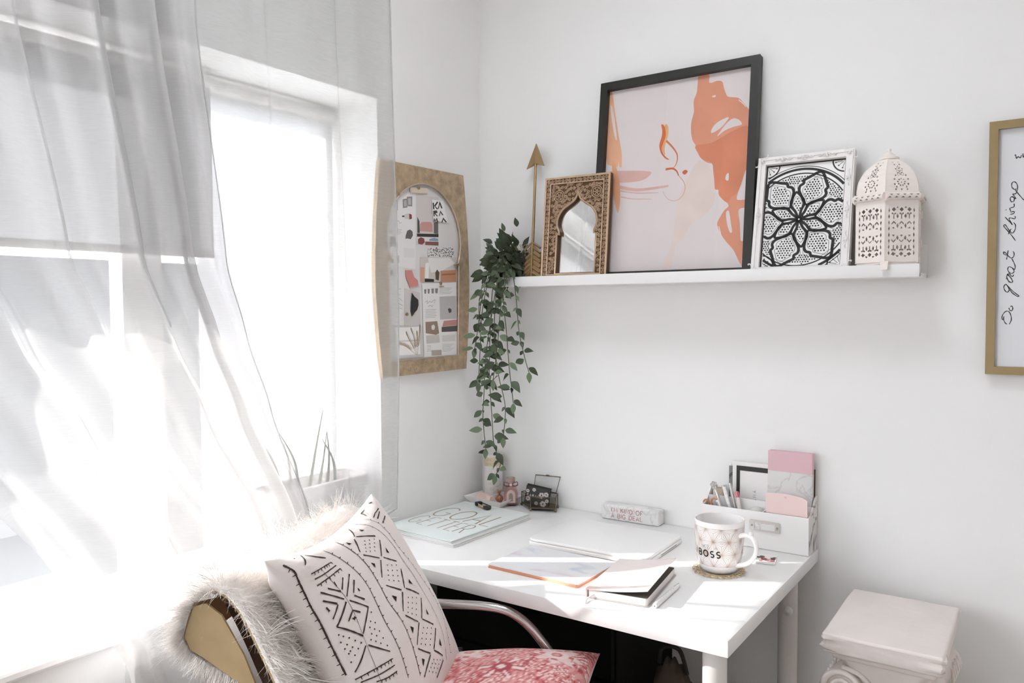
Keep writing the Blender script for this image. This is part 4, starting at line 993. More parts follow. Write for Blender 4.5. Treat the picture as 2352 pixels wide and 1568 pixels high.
def add_leaf(p, d, nrm, size, kind=None):
    global n_leaf
    if n_leaf >= 298: return
    n_leaf += 1
    d = Vector(d).normalized(); nrm = Vector(nrm); x = d.cross(nrm)
    if x.length < 1e-4: x = Vector((1, 0, 0))
    x.normalize(); zz = x.cross(d)
    Mx = Matrix((x, d, zz)).transposed().to_4x4()
    o = bpy.data.objects.new('leaf', LEAVES[random.randrange(4) if kind is None else kind]); link(o, plant)
    o.matrix_local = Matrix.Translation(p) @ Mx @ Matrix.Diagonal((size, size, size, 1))
random.seed(23)
def w_at(px, py, y=-.142): return Vector((.083+(px-1090)*.00138, y, 1.366-(py-640)*.00117))
STR = [[(1140,600),(1120,650),(1105,720),(1100,800),(1095,880)],
 [(1150,600),(1135,660),(1128,760),(1125,860),(1130,950),(1135,1020),(1150,1060),(1138,1090)],
 [(1150,610),(1145,680),(1140,780),(1150,860),(1165,930),(1160,1000)],
 [(1160,610),(1165,680),(1172,760),(1178,840),(1187,920)],
 [(1170,610),(1185,680),(1192,760),(1205,820),(1214,850)],
 [(1135,600),(1110,680),(1097,760),(1090,800)],
 [(1145,620),(1122,800),(1115,900),(1112,960),(1118,1030)],
 [(1165,620),(1160,700),(1150,800),(1140,870)],
 [(1130,600),(1108,640),(1098,700),(1100,740)]]
camdir = Vector((1.2, -1.7, .25)).normalized()
for si, s_ in enumerate(STR):
    yb = -.136-.006*(si % 4)
    pts = [Vector((.176+random.uniform(-.02, .02), -.075, LZ+.078)), Vector((.155+random.uniform(-.03, .03), -.112, LZ+.082))]
    for k, (px_, py_) in enumerate(s_):
        pts.append(w_at(px_, py_, yb if py_ > 640 else -.132))
    path = catmull(pts, 6)
    MB().tube(path, .0011, 5).build('stem', M_vine, plant, 180)
    acc = 0; side = 1
    for a, b in zip(path[8:], path[9:]):
        a, b = Vector(a), Vector(b); acc += (b-a).length
        if acc > .0175:
            acc = 0
            side = -side
            t = (b-a).normalized()
            out = Vector((side*random.uniform(.6, 1.0), random.uniform(-.5, .25), random.uniform(-.75, .15)))
            nr_ = (camdir+Vector((random.uniform(-.7, .7), random.uniform(-.4, .4), random.uniform(-.2, .9)))).normalized()
            p = b+out.normalized()*.004
            add_leaf(p, out, nr_, random.uniform(.026, .038))
            if random.random() < .5: add_leaf(b, Vector((-side*.5, random.uniform(-.6, .2), -.6)), nr_, random.uniform(.012, .020))
    e_ = Vector(path[-1]); add_leaf(e_, (random.uniform(-.3, .3), 0, -1), camdir, .030, 2)
# bushy crown over the pot and the ledge end
for i in range(120):
    a = random.uniform(0, 2*PI)
    p = Vector((.158+random.gauss(0, .026), -.092+random.gauss(0, .020), LZ+.058+random.gauss(0, .034)))
    if p.z < LZ+.012 and p.x > .15: p.z = LZ+.012+random.random()*.03
    if p.x > .205: p.x = .195
    if p.y > -.04: p.y = -.05
    out = (p-Vector((.17, -.06, LZ+.03))); out.z += random.uniform(-.04, .02); out.x -= .015
    add_leaf(p, out, camdir+Vector((random.uniform(-.8, .8), random.uniform(-.5, .5), random.uniform(-.2, 1))), random.uniform(.020, .033), random.choice((0, 1, 1, 3)))
for d in ((-.5, -.2, 1), (-.9, 0, .5), (-.2, -.2, 1), (.2, -.1, .9)):
    base = Vector((.16, -.08, LZ+.085)); tip = base+Vector(d).normalized()*.055
    MB().tube([tuple(base), tuple(base.lerp(tip, .5)+Vector((0, 0, .006))), tuple(tip)], .0009, 5).build('stem', M_vine, plant, 180)
    for t in (.4, .7, 1.0):
        add_leaf(base.lerp(tip, t), Vector(d)+Vector((random.uniform(-1, 1), 0, random.uniform(-.3, .5))), camdir, .019)
def leaf_bulk(n):
    mb = MB()
    for i in range(n):
        p = Vector((.160+random.gauss(0, .026), -.090+random.gauss(0, .022), LZ+.055+random.gauss(0, .032)))
        if p.z < LZ+.014 and p.x > .15: p.z = LZ+.014+random.random()*.03
        p.x = min(p.x, .198); p.y = min(p.y, -.045)
        d = (p-Vector((.17, -.06, LZ+.03))); d.z += random.uniform(-.04, .02); d.normalize()
        nn = (camdir+Vector((random.uniform(-.8, .8), random.uniform(-.5, .5), random.uniform(-.2, 1)))).normalized()
        x_ = d.cross(nn).normalized(); z_ = x_.cross(d); s_ = random.uniform(.022, .034)
        Mx = Matrix.Translation(p) @ Matrix((x_, d, z_)).transposed().to_4x4() @ Matrix.Diagonal((s_, s_, s_, 1))
        src = LEAVES[1]
        mb.add([tuple(v.co) for v in src.vertices], [tuple(q.vertices) for q in src.polygons], M=Mx)
    return mb
stuff(leaf_bulk(130).build('inner_foliage', M_leaf2, plant, 180))
# right hand leaves peeping past the arrow
add_leaf((.238, -.045, LZ+.055), (.5, 0, .6), camdir, .030, 1)
add_leaf((.240, -.045, LZ+.045), (.7, 0, -.5), camdir, .026, 1)
M_tend = mat('dry_tendril', '#b9ad98', .8)
for i in range(9):
    b = Vector((.19+random.uniform(-.012, .02), -.085, LZ+.082))
    pts = [b]
    for k in range(6):
        pts.append(pts[-1]+Vector((random.uniform(-.006, .013), random.uniform(-.006, .004), .012*math.cos(k*.75)+random.uniform(-.003, .003))))
    MB().tube(catmull(pts, 4), .0004, 4).build('tendril', M_tend, plant, 180)
MUD_L = [(1.0, 1, []), (2.2, 1, [(-0.949, 0.911), (-0.935, 0.832), (-0.945, 0.757), (-0.958, 0.638), (-0.971, 0.513), (-0.975, 0.384), (-0.982, 0.227), (-0.985, 0.082), (-0.985, -0.071)]), (1.0, -1, [(-0.511, 0.89), (-0.474, 0.769), (-0.443, 0.619), (-0.426, 0.521), (-0.416, 0.391), (-0.433, 0.232), (-0.461, 0.074), (-0.465, -0.066), (-0.474, -0.225), (-0.492, -0.413)]), (1.2, -1, [(-0.295, 0.914), (-0.282, 0.755), (-0.263, 0.604), (-0.251, 0.476), (-0.257, 0.326), (-0.28, 0.155), (-0.256, -0.005), (-0.246, -0.169), (-0.259, -0.319), (-0.304, -0.501)]), (0.8, 2, [(0.171, 0.985), (0.205, 0.945), (0.272, 0.812), (0.319, 0.664), (0.318, 0.494), (0.282, 0.339), (0.315, 0.17), (0.371, -0.0), (0.386, -0.154), (0.372, -0.309), (0.335, -0.468), (0.252, -0.662)]), (0.8, -1, [(0.345, 0.937), (0.423, 0.794), (0.429, 0.635), (0.393, 0.465), (0.423, 0.318), (0.512, 0.16), (0.579, 0.001), (0.602, -0.158), (0.6, -0.337), (0.521, -0.504), (0.445, -0.67)]), (0.5, 0, [(-0.734, 0.756), (-0.705, 0.417), (-0.763, 0.024), (-0.798, -0.257)]), (1.3, 1, [(-0.859, 0.748), (-0.739, 0.751), (-0.576, 0.754)]), (1.3, 0, [(-0.852, 0.696), (-0.731, 0.695), (-0.563, 0.706)]), (1.3, 1, [(-0.86, 0.64), (-0.71, 0.648), (-0.554, 0.662)]), (1.3, 1, [(-0.961, -0.134), (-0.811, -0.156), (-0.588, -0.191)]), (1.3, 0, [(-0.941, -0.175), (-0.786, -0.214), (-0.599, -0.242)]), (1.3, 1, [(-0.837, -0.243), (-0.725, -0.277), (-0.599, -0.293)])]
MUD_S = [[(-0.749, 0.937), (-0.86, 0.836)], [(-0.722, 0.923), (-0.58, 0.814)], [(-0.519, 0.577), (-0.689, 0.434)], [(-0.599, 0.583), (-0.685, 0.504)], [(-0.518, 0.512), (-0.607, 0.424)], [(-0.703, 0.595), (-0.71, 0.551)], [(-0.539, 0.434), (-0.537, 0.407)], [(-0.868, 0.579), (-0.728, 0.43)], [(-0.793, 0.575), (-0.709, 0.497)], [(-0.689, 0.396), (-0.545, 0.258)], [(-0.616, 0.405), (-0.538, 0.326)], [(-0.892, 0.511), (-0.808, 0.43)], [(-0.806, 0.423), (-0.907, 0.349)], [(-0.726, 0.403), (-0.913, 0.282)], [(-0.545, 0.258), (-0.741, 0.116)], [(-0.913, 0.282), (-0.751, 0.104)], [(-0.654, 0.266), (-0.716, 0.317), (-0.809, 0.266)], [(-0.763, 0.263), (-0.721, 0.253)], [(-0.731, 0.27), (-0.752, 0.246)], [(-0.9, 0.454), (-0.896, 0.414)], [(-0.774, 0.031), (-0.946, -0.086)], [(-0.748, 0.021), (-0.58, -0.133)], [(0.054, 0.954), (-0.062, 0.849)], [(-0.05, 0.841), (0.17, 0.719)], [(-0.111, 0.858)], [(-0.106, 0.829), (-0.211, 0.687)], [(0.18, 0.656), (0.035, 0.521)], [(0.048, 0.499), (0.176, 0.389)], [(-0.203, 0.643), (-0.012, 0.519)], [(-0.014, 0.496), (-0.157, 0.366)], [(0.157, 0.31), (0.038, 0.161)], [(0.052, 0.149), (0.226, 0.022)], [(-0.171, 0.291), (-0.018, 0.167)], [(-0.021, 0.148), (-0.163, 0.023)], [(0.237, -0.022), (0.079, -0.155)], [(0.085, -0.164), (0.218, -0.283)], [(-0.159, -0.016), (-0.0, -0.149)], [(0.01, -0.16), (-0.163, -0.285)], [(0.224, -0.325), (0.043, -0.445)], [(0.041, -0.457), (0.167, -0.579)], [(-0.172, -0.317), (-0.028, -0.445)], [(-0.036, -0.454), (-0.252, -0.545)], [(0.156, -0.618), (-0.051, -0.681)], [(0.596, 0.985), (0.493, 0.985), (0.444, 0.939)], [(0.747, 0.985), (0.798, 0.97)], [(0.741, 0.887), (0.577, 0.89), (0.466, 0.874)], [(0.685, 0.863), (0.493, 0.833)], [(0.697, 0.787), (0.506, 0.762)]]
MUD_T = [[(0.096, 0.884), (0.133, 0.842), (0.087, 0.848)], [(-0.229, 0.851), (-0.192, 0.804), (-0.234, 0.808)], [(0.176, 0.562), (0.167, 0.492), (0.14, 0.517)], [(-0.184, 0.54), (-0.135, 0.508), (-0.162, 0.477)], [(0.17, 0.193), (0.193, 0.129), (0.143, 0.163)], [(-0.185, 0.192), (-0.135, 0.155), (-0.183, 0.127)], [(0.231, -0.131), (0.227, -0.189), (0.201, -0.164)], [(-0.159, -0.115), (-0.112, -0.151), (-0.161, -0.182)], [(0.22, -0.428), (0.202, -0.5), (0.162, -0.467)], [(-0.182, -0.405), (-0.149, -0.436), (-0.209, -0.471)]]
MUD_D = [(-0.847, 0.926), (-0.928, 0.222), (-0.907, 0.193), (-0.875, 0.158), (-0.841, 0.114), (-0.801, 0.071), (-0.939, 0.164), (-0.912, 0.124), (-0.886, 0.084), (-0.851, 0.049), (-0.937, 0.106), (-0.913, 0.069), (-0.93, 0.058), (-0.898, 0.022), (-0.94, -0.006), (-0.546, 0.209), (-0.604, 0.155), (-0.567, 0.123), (-0.644, 0.122), (-0.608, 0.086), (-0.572, 0.049), (-0.66, 0.072), (-0.624, 0.035), (-0.577, -0.013), (-0.697, 0.04), (-0.661, 0.005), (-0.626, -0.033), (-0.577, -0.082), (-0.024, 0.747), (-0.063, 0.715), (-0.099, 0.684), (-0.133, 0.654), (0.044, 0.724), (0.003, 0.692), (-0.035, 0.66), (-0.072, 0.629), (0.116, 0.7), (0.073, 0.667), (0.032, 0.635), (-0.007, 0.603), (0.027, 0.417), (-0.013, 0.379), (-0.05, 0.342), (-0.086, 0.306), (0.079, 0.391), (0.039, 0.351), (0.002, 0.312), (-0.034, 0.274), (0.134, 0.364), (0.094, 0.322), (0.056, 0.281), (0.021, 0.241), (0.015, 0.075), (-0.024, 0.044), (-0.061, 0.014), (-0.098, -0.016), (0.077, 0.046), (0.035, 0.013), (-0.005, -0.02), (-0.043, -0.053), (0.142, 0.016), (0.097, -0.02), (0.055, -0.056), (0.015, -0.091), (0.04, -0.228), (-0.008, -0.255), (-0.054, -0.283), (-0.098, -0.311), (0.094, -0.258), (0.046, -0.288), (0.001, -0.318), (-0.043, -0.348), (0.151, -0.29), (0.104, -0.322), (0.059, -0.354), (0.017, -0.387), (-0.02, -0.515), (-0.064, -0.528), (-0.107, -0.542), (-0.148, -0.555), (0.031, -0.547), (-0.014, -0.562), (-0.058, -0.577), (-0.1, -0.592), (0.086, -0.58), (0.039, -0.597), (-0.005, -0.614), (-0.048, -0.631)]
PILLOW = {'cen': [0.4319, -0.8807, 0.751], 'e': [-0.39743, 0.91763, 0.0], 'up': [-0.43926, -0.19025, 0.87798], 'nr': [0.80567, 0.34894, 0.47869], 'W': 0.425, 'H': 0.385, 'T': 0.062, 'PN': 0.13}
# ------------------------------------------------------------------ things on the desk
Z0 = DZ+.0004
M_foil = mat('copper_foil', '#b09a86', .35, .6)
M_rose = mat('rose_gold', '#c98f78', .3, .8)
M_pages = mat('page_block', '#e9e4e2', .85)
def slab_at(cx, cy, z, rz, M=None): return T(cx, cy, z) @ RZ(rz)

# folders with lettering
def folder(name, label, cx, cy, z, rz, w, d, h, cover, lettered=False):
    t = thing(name, label, 'folder', matrix=slab_at(cx, cy, z, rz))
    MB().rbox((-w/2, -d/2, 0), (w/2, d/2, .0022), .0008).build('back_cover', cover, t, 40)
    MB().box((-w/2+.004, -d/2+.003, .0023), (w/2-.003, d/2-.003, h-.0023)).build('page_block', M_pages, t)
    MB().rbox((-w/2, -d/2, h-.0022), (w/2, d/2, h), .0008).build('front_cover', cover, t, 40)
    MB().rbox((-w/2-.0012, -d/2, .0004), (-w/2+.0014, d/2, h-.0004), .0006).build('spine', cover, t, 40)
    if lettered:
        l1 = MB(); letters(l1, 'GOAL', -.095, -.010, .088, .0043, h+.0002, gap=.20, sx=.66)
        stuff(l1.build('foil_lettering', M_foil, t))
        l2 = MB(); letters(l2, 'GETTER', -.097, -.092, .070, .0030, h+.0002, gap=.24, sx=.53)
        stuff(l2.build('foil_lettering', M_foil, t))
    return t
M_cov = mat('pale_mint_cover', '#e2e8e6', .45, noise=(5, .03))
folder('folder', 'white folder underneath the lettered folder', .150, -.298, Z0, -2.4, .222, .306, .0075, mat('white_cover', '#e9e8e7', .5))
folder('lettered_folder', 'pale folder with copper GOAL GETTER lettering by the left wall', .1455, -.297, Z0+.0080, -3.2, .222, .304, .0068, M_cov, True)
ZB = Z0+.0150

# gold and black clip
clip = thing('hair_clip', 'black and gold clip lying on the lettered folder', 'clip', matrix=T(.130, -.170, ZB+.0005) @ RZ(-20))
M_goldp = mat('pale_gold', '#d8c39c', .35, .7)
MB().rbox((-.024, -.008, .0), (.024, .010, .004), .0015).build('body', M_goldp, clip, 40)
MB().tube(catmull([(-.021, -.004, .006), (-.010, -.009, .0075), (.006, -.010, .006), (.018, -.006, .006)], 5), .0018, 7).build('wire', M_goldp, clip, 180)
MB().rbox((-.031, -.010, .0), (-.018, .009, .011), .003).build('jaw', M_black, clip, 40)
MB().rbox((.012, -.012, .0), (.031, .004, .009), .003).build('jaw', M_black, clip, 40)
MB().tube([(-.022, .007, .008), (.022, .008, .006)], .0016, 7).build('hinge_pin', M_black, clip, 180)

# tray
M_ceram = mat('white_ceramic', '#f0eceb', .18, coat=.3)
tray = thing('ceramic_tray', 'shallow white ceramic tray in the desk corner', 'tray', matrix=T(.0855, -.0630, Z0) @ RZ(-4))
def frustum(b0, b1, t0, t1, z0, z1, th):
    mb = MB()
    def ring(x, y, z): return [(-x, -y, z), (x, -y, z), (x, y, z), (-x, y, z)]
    rings = [ring(b0, b1, z0), ring(t0, t1, z1), ring(t0-.002, t1-.002, z1), ring(b0-th, b1-th, z0+.004)]
    v = [p for r in rings for p in r]
    f = [(j*4+i, j*4+(i+1) % 4, (j+1)*4+(i+1) % 4, (j+1)*4+i) for j in range(3) for i in range(4)]
    f.append((3, 2, 1, 0)); f.append((12, 13, 14, 15))
    return mb.add(v, f)
frustum(.050, .038, .068, .0525, 0, .020, .002).build('tray', M_ceram, tray)
ZT = Z0+.0044
# pink prism box
bx = thing('prism_box', 'pale pink triangular prism box lying in the white tray', 'box', matrix=T(.0700, -.0800, ZT+.0005) @ RZ(-18))
MB().prism([(-.0125, 0), (.0125, 0), (.004, .020), (-.006, .020)], -.031, .031, M=RZ(90) @ RX(90)).build('box', mat('pale_pink_card', '#ecd2c6', .6), bx)
# wire pineapple / owl figure
ow = thing('wire_figurine', 'small rose gold wire figurine beside the pink prism box', 'figurine', matrix=T(.1120, -.0730, ZT+.0005))
fig = MB()
for a in range(10):
    an = 2*PI*a/10
    fig.tube([( .0105*math.sin(PI*t)*math.cos(an+t*1.8), .0105*math.sin(PI*t)*math.sin(an+t*1.8), .026*t) for t in [i/8 for i in range(1, 8)]], .0011, 5)
    fig.tube([( .0105*math.sin(PI*t)*math.cos(an-t*1.8), .0105*math.sin(PI*t)*math.sin(an-t*1.8), .026*t) for t in [i/8 for i in range(1, 8)]], .0011, 5)
stuff(fig.build('wire_body', M_rose, ow, 180))
MB().lathe([(.004, .0), (.007, .003), (.008, .013), (.006, .022), (0, .024)], 14).build('core', M_rose, ow, 180)
for a in range(7):
    an = 2*PI*a/7
    MB().tube([(0, 0, .024), (.004*math.cos(an), .004*math.sin(an), .032), (.007*math.cos(an), .007*math.sin(an), .038)], [.0014, .0012, .0004], 5).build('crown_spike', M_rose, ow, 180)
# perfume bottle
def glass(name, col, rough=.03):
    if name in MATS: return MATS[name]
    m = mat(name, '#ffffff', rough); b = m.node_tree.nodes['Principled BSDF']
    b.inputs['Base Color'].default_value = (*srgb(col), 1); b.inputs['Transmission Weight'].default_value = .75; b.inputs['IOR'].default_value = 1.3
    MATS[name] = m; return m
pf = thing('perfume_bottle', 'pink glass perfume bottle with a ribbon bow in the white tray', 'bottle', matrix=T(.1420, -.0600, ZT+.0005) @ RZ(35))
G_pink = glass('pink_glass', '#e8b7b0'); G_clear = thin_glass('clear_pink_glass', (.97, .90, .89))
arch_p = [(-.0195, 0), (.0195, 0), (.0195, .030)]+[(.0195*math.cos(math.radians(a)), .030+.020*math.sin(math.radians(a))) for a in range(15, 180, 15)]+[(-.0195, .030)]
MB().prism(arch_p, -.0135, .0135, M=RX(90)).build('bottle_body', G_pink, pf, 30)
MB().prism([(p[0]*.62, p[1]*.72+.005) for p in arch_p], .0137, .0150, M=RX(90)).build('front_facet', mat('facet_grey', '#cdb8b1', .15), pf, 30)
MB().prism([(p[0]*.30, p[1]*.45+.010) for p in arch_p], .0151, .0160, M=RX(90)).build('front_emblem', mat('facet_dark', '#94877e', .2), pf, 30)
MB().lathe([(.0065, .049), (.0065, .060), (.012, .060), (.0125, .064), (.0125, .0715), (.0115, .0725), (0, .0725)], 20).build('stopper', glass('pale_pink_glass', '#f0cfc9'), pf, 40)
M_ribb = mat('maroon_ribbon', '#7d4a48', .45, sheen=.3)
for sx in (-1, 1):
    MB().tube(catmull([(0, -.008, .055), (sx*.010, -.010, .060), (sx*.017, -.010, .0625), (sx*.0185, -.010, .054), (sx*.010, -.010, .051), (0, -.008, .054)], 5), .0042, 6, flat=.30).build('bow_loop', M_ribb, pf, 180)
MB().rbox((-.004, -.0125, .0505), (.004, -.006, .0585), .0015).build('bow_knot', mat('pale_ribbon', '#e3cfc8', .5), pf, 40)
# tall patterned candle in the corner behind the tray
cd = thing('tall_tin', 'tall white cylinder with gold script bands standing in the corner behind the tray', 'tin', matrix=T(.0640, -.0340, Z0+.0215))
M_tin = marble('white_marble_tin', '#f0ebe9', '#d9d2ce', 14, .4)
MB().lathe([(.0255, 0), (.026, .001), (.026, .108), (.0250, .110), (0, .110)], 32).build('tin_body', M_tin, cd, 40)
MB().lathe([(.0263, .078), (.0263, .105)], 32).build('gold_band', mat('pale_gold_foil', '#e3d3b4', .35, .5), cd, 40)
lt = MB()
def on_cyl(r, pts, w, a0, z0, mb, sgn=1):
    """flat stroke list wrapped round a vertical cylinder; x along the arc, y up"""
    q = MB(); q.ribbon(pts, w)
    mb.add([(r*math.cos(a0+p[0]/r), r*math.sin(a0+p[0]/r), z0+p[1]) for p in q.v], q.f)
for s_, zz in (('A', .020), ('M', .020), ):
    pass
x = -.010
for ch in 'MA':
    for st in FONT[ch][1]: on_cyl(.0265, [(x+p[0]*.008, p[1]*.008) for p in st], .0008, math.radians(-62), .026, lt)
    x += .010
for k_ in range(2):
    xx = -.018
    for ch in 'NAMRNAM':
        for st in FONT[ch][1]: on_cyl(.0266, [(xx+p[0]*.006, p[1]*.009) for p in st], .0007, math.radians(-75), .081+.012*k_, lt)
        xx += .0062
stuff(lt.build('printed_letters', mat('grey_print', '#a79c90', .6), cd))
MB().lathe([(.030, 0), (.030, .0208)], 24, M=T(0, 0, -.0212)).build('base_block', M_tin, cd, 40)

# glass card box
gb_ = thing('glass_card_box', 'brass edged glass box with an open lid beside the tray', 'box', matrix=T(0, 0, Z0))
M_wire = mat('antique_brass', '#6d6250', .45, .7)
base = [(.168, -.045), (.222, -.083), (.285, -.057), (.266, -.014), (.184, -.010)]
zb, zt_ = .008, .039
G_box = thin_glass('smoky_box_glass', (.80, .79, .75))
for i in range(5):
    a, b = base[i], base[(i+1) % 5]
    MB().tube([(*a, zb), (*b, zb)], .0012, 6).build('bottom_rail', M_wire, gb_, 60)
    MB().tube([(*a, zt_), (*b, zt_)], .0012, 6).build('top_rail', M_wire, gb_, 60)
    MB().tube([(*a, zb), (*a, zt_)], .0013, 6).build('corner_post', M_wire, gb_, 60)
    MB().lathe([(0, 0), (.0030, .001), (.0040, .004), (.0030, .0072), (0, .008)], 12, M=T(*a, 0)).build('ball_foot', M_wire, gb_, 180)
    MB().add([(*a, zb), (*b, zb), (*b, zt_), (*a, zt_)], [(0, 1, 2, 3)]).build('pane', G_box, gb_)
MB().poly(base, zb).build('bottom_plate', M_wire, gb_)
L4 = [(.186, -.012, .041), (.262, -.016, .041), (.268, -.0035, .083), (.188, -.0035, .080)]
lid = MB()
lid.tube(L4, .0014, 6, closed=True); lidf = lid.build('lid_frame', M_wire, gb_, 60)
MB().add(L4, [(0, 1, 2, 3)]).build('lid_pane', thin_glass('clear_lid_glass', (.96, .96, .96)), lidf)
MB().rbox((.222, -.0045, .080), (.232, -.0025, .0845), .0006).build('lid_tab', M_wire, lidf)
# floral cards
random.seed(9)
for i in range(3):
    c = thing('floral_card', ['black floral card with white lettering at the front of the glass box', 'black floral card in the middle of the glass box', 'black floral card at the back of the glass box'][i], 'card',
              matrix=T(.2225-.004*i, -.058+.009*i, Z0+.010+.0005*i) @ RZ(10) @ RX(90-9) @ RZ(-7))
    MB().box((-.036, .0, -.0006), (.036, .048, 0)).build('card', mat('black_card', '#262723', .5), c)
    fl = MB()
    for (fx, fy, fr) in ((.012, .030, .009), (.025, .034, .008), (-.026, .014, .008), (.020, .008, .010), (-.012, .040, .006), (.030, .018, .006), (-.030, .034, .006), (.0, .006, .006)):
        for k in range(6):
            a = k*PI/3+fx*100; fl.disc(fx+fr*.55*math.cos(a), fy+fr*.55*math.sin(a), fr*.42, .0002, 7, ry=fr*.30)
    stuff(fl.build('printed_flowers', mat('flower_print', '#c9bfc0', .6), c))
    if i == 0:
        l = MB(); letters(l, 'KARAMA', -.030, .021, .0062, .0010, .0004, gap=.62); stuff(l.build('printed_letters', mat('white_print', '#f1efec', .6), c))

# marble sign block
sg = thing('marble_sign', 'grey-white marble block sign with rose gold capitals by the back wall', 'sign', matrix=T(.4140, -.0420, Z0) @ RZ(1.0))
MB().rbox((0, 0, 0), (.160, .036, .0385), .004, 3).build('block', marble('grey_marble', '#e4e2e1', '#d0cfcf', 9, .3), sg, 40)
Msg = Matrix(((1, 0, 0, 0), (0, 0, -1, -.0004), (0, 1, 0, 0), (0, 0, 0, 1)))
l = MB(); letters(l, "I'M KIND OF", .030, .0215, .0108, .0018, 0, gap=.30, M=Msg); letters(l, 'A BIG DEAL', .030, .0065, .0108, .0018, 0, gap=.30, M=Msg)
stuff(l.build('letters', mat('rose_letter', '#b98a86', .35, .4), sg))

# laptop
M_lap = mat('white_laptop_shell', '#f4f3f2', .3, coat=.2)
lap = thing('laptop', 'closed white laptop lying flat in the middle of the desk', 'laptop', matrix=T(.5280, -.2330, Z0) @ RZ(1.6))
def rounded_slab(w, d, z0, z1, r=.016, bev=.003):
    pts = []
    for cx_, cy_, a0 in ((w/2-r, d/2-r, 0), (-w/2+r, d/2-r, 90), (-w/2+r, -d/2+r, 180), (w/2-r, -d/2+r, 270)):
        for i in range(7):
            a = math.radians(a0+15*i); pts.append((cx_+r*math.cos(a), cy_+r*math.sin(a)))
    bm = bmesh.new()
    vs_ = [bm.verts.new((p[0], p[1], z0)) for p in pts]; f_ = bm.faces.new(vs_)
    ex = bmesh.ops.extrude_face_region(bm, geom=[f_])
    for g in ex['geom']:
        if isinstance(g, bmesh.types.BMVert): g.co.z = z1
    bmesh.ops.recalc_face_normals(bm, faces=bm.faces[:])
    bmesh.ops.bevel(bm, geom=[e for e in bm.edges if abs(e.verts[0].co.z-e.verts[1].co.z) < 1e-6], offset=bev, segments=3, affect='EDGES', profile=.5)
    return MB().bm(bm)
rounded_slab(.298, .214, .001, .0098, bev=.0025).build('base', M_lap, lap, 40)
rounded_slab(.296, .212, .0100, .0172, bev=.0028).build('lid', M_lap, lap, 40)
MB().box((.1482, -.030, .0045), (.1495, .060, .0062)).build('drive_slot', mat('slot_grey', '#8d8a88', .5), lap)
for sx in (-1, 1):
    for sy in (-1, 1):
        MB().lathe([(.006, 0), (.006, .0014)], 12, M=T(sx*.125, sy*.085, 0)).build('rubber_foot', mat('rubber_grey', '#b5b2b0', .8), lap)

# notebook with copper edges
def watercolour(name, cols, scale=7):
    m = mat(name, cols[0], .6); nt = m.node_tree; b = nt.nodes['Principled BSDF']
    tc = nt.nodes.new('ShaderNodeTexCoord'); n = nt.nodes.new('ShaderNodeTexNoise'); n.inputs['Scale'].default_value = scale; n.inputs['Detail'].default_value = 7; n.inputs['Distortion'].default_value = .8
    mp = nt.nodes.new('ShaderNodeMapping'); mp.inputs['Scale'].default_value = (1, 2.4, 1)
    r = nt.nodes.new('ShaderNodeValToRGB'); e = r.color_ramp.elements
    e[0].position = .30; e[0].color = (*srgb(cols[1]), 1); e[1].position = .72; e[1].color = (*srgb(cols[2]), 1)
    k = e.new(.44); k.color = (*srgb(cols[0]), 1); k = e.new(.58); k.color = (*srgb(cols[0]), 1)
    nt.links.new(tc.outputs['Object'], mp.inputs[0]); nt.links.new(mp.outputs[0], n.inputs['Vector']); nt.links.new(n.outputs['Fac'], r.inputs['Fac']); nt.links.new(r.outputs['Color'], b.inputs['Base Color'])
    return m
nb = thing('watercolour_notebook', 'slim notebook with pale watercolour cover and copper page edges', 'notebook', matrix=T(.5110, -.4400, Z0) @ RZ(-1.0))
rounded_slab(.222, .166, 0, .0012, r=.006, bev=.0003).build('back_cover', mat('copper_cover_edge', '#d99a7c', .5), nb, 40)
rounded_slab(.220, .164, .0013, .0062, r=.006, bev=.0003).build('copper_pages', mat('copper_page_edge', '#dd9c7e', .4, .25), nb, 40)
rounded_slab(.222, .166, .0063, .0075, r=.006, bev=.0004).build('front_cover', watercolour('watercolour_cover', ('#e6e6e8', '#b9c6d4', '#d8c3c9')), nb, 40)

# pink marbled notebook with lifted cover
n2 = thing('marbled_notebook', 'small pink marbled notebook with its cover lifting at the desk front', 'notebook', matrix=T(.7030, -.4510, Z0) @ RZ(8.0))
w2, d2 = .118, .194
M_pinkm = watercolour('pink_marble_cover', ('#eee3e0', '#dcb9b4', '#e7cfc9'), 9)
rounded_slab(w2+.004, d2+.004, 0, .0013, r=.006, bev=.0003).build('back_cover', mat('grey_cover', '#b9b2ae', .6), n2, 40)
rounded_slab(w2-.002, d2-.002, .0014, .0150, r=.005, bev=.0004).build('page_block', M_pages, n2, 40)
rounded_slab(w2-.002, d2-.002, .0151, .0156, r=.005, bev=.0001).build('end_paper', mat('dark_endpaper', '#56514d', .8), n2, 40)
MB().rbox((-w2/2-.003, -d2/2-.001, .0004), (-w2/2+.0006, d2/2+.001, .0160), .001).build('spine', M_pinkm, n2, 40)
cv = []
fcs = []
N_ = 14
for j in range(2):
    for i in range(N_+1):
        t = i/N_; x = -w2/2-.002+(w2+.003)*t; zc = .0166+.014*t**1.8
        cv += [(x, -d2/2-.002, zc-.0007*(1-j)+.0007*j), (x, d2/2+.002, zc+.004*t-.0007*(1-j)+.0007*j)]
K = 2*(N_+1)
for i in range(N_):
    a = 2*i
    fcs += [(a, a+1, a+3, a+2), (K+a, K+a+2, K+a+3, K+a+1), (a, a+2, K+a+2, K+a), (a+1, K+a+1, K+a+3, a+3)]
fcs += [(0, K, K+1, 1), (2*N_, 2*N_+1, K+2*N_+1, K+2*N_)]
MB().add(cv, fcs).build('front_cover', M_pinkm, n2, 50)
rb = MB()
rp = catmull([(-.045, -.092, .008), (-.053, -.112, .0035), (-.050, -.130, .0012)], 6)
rb.tube(rp, .0022, 6, flat=.25)
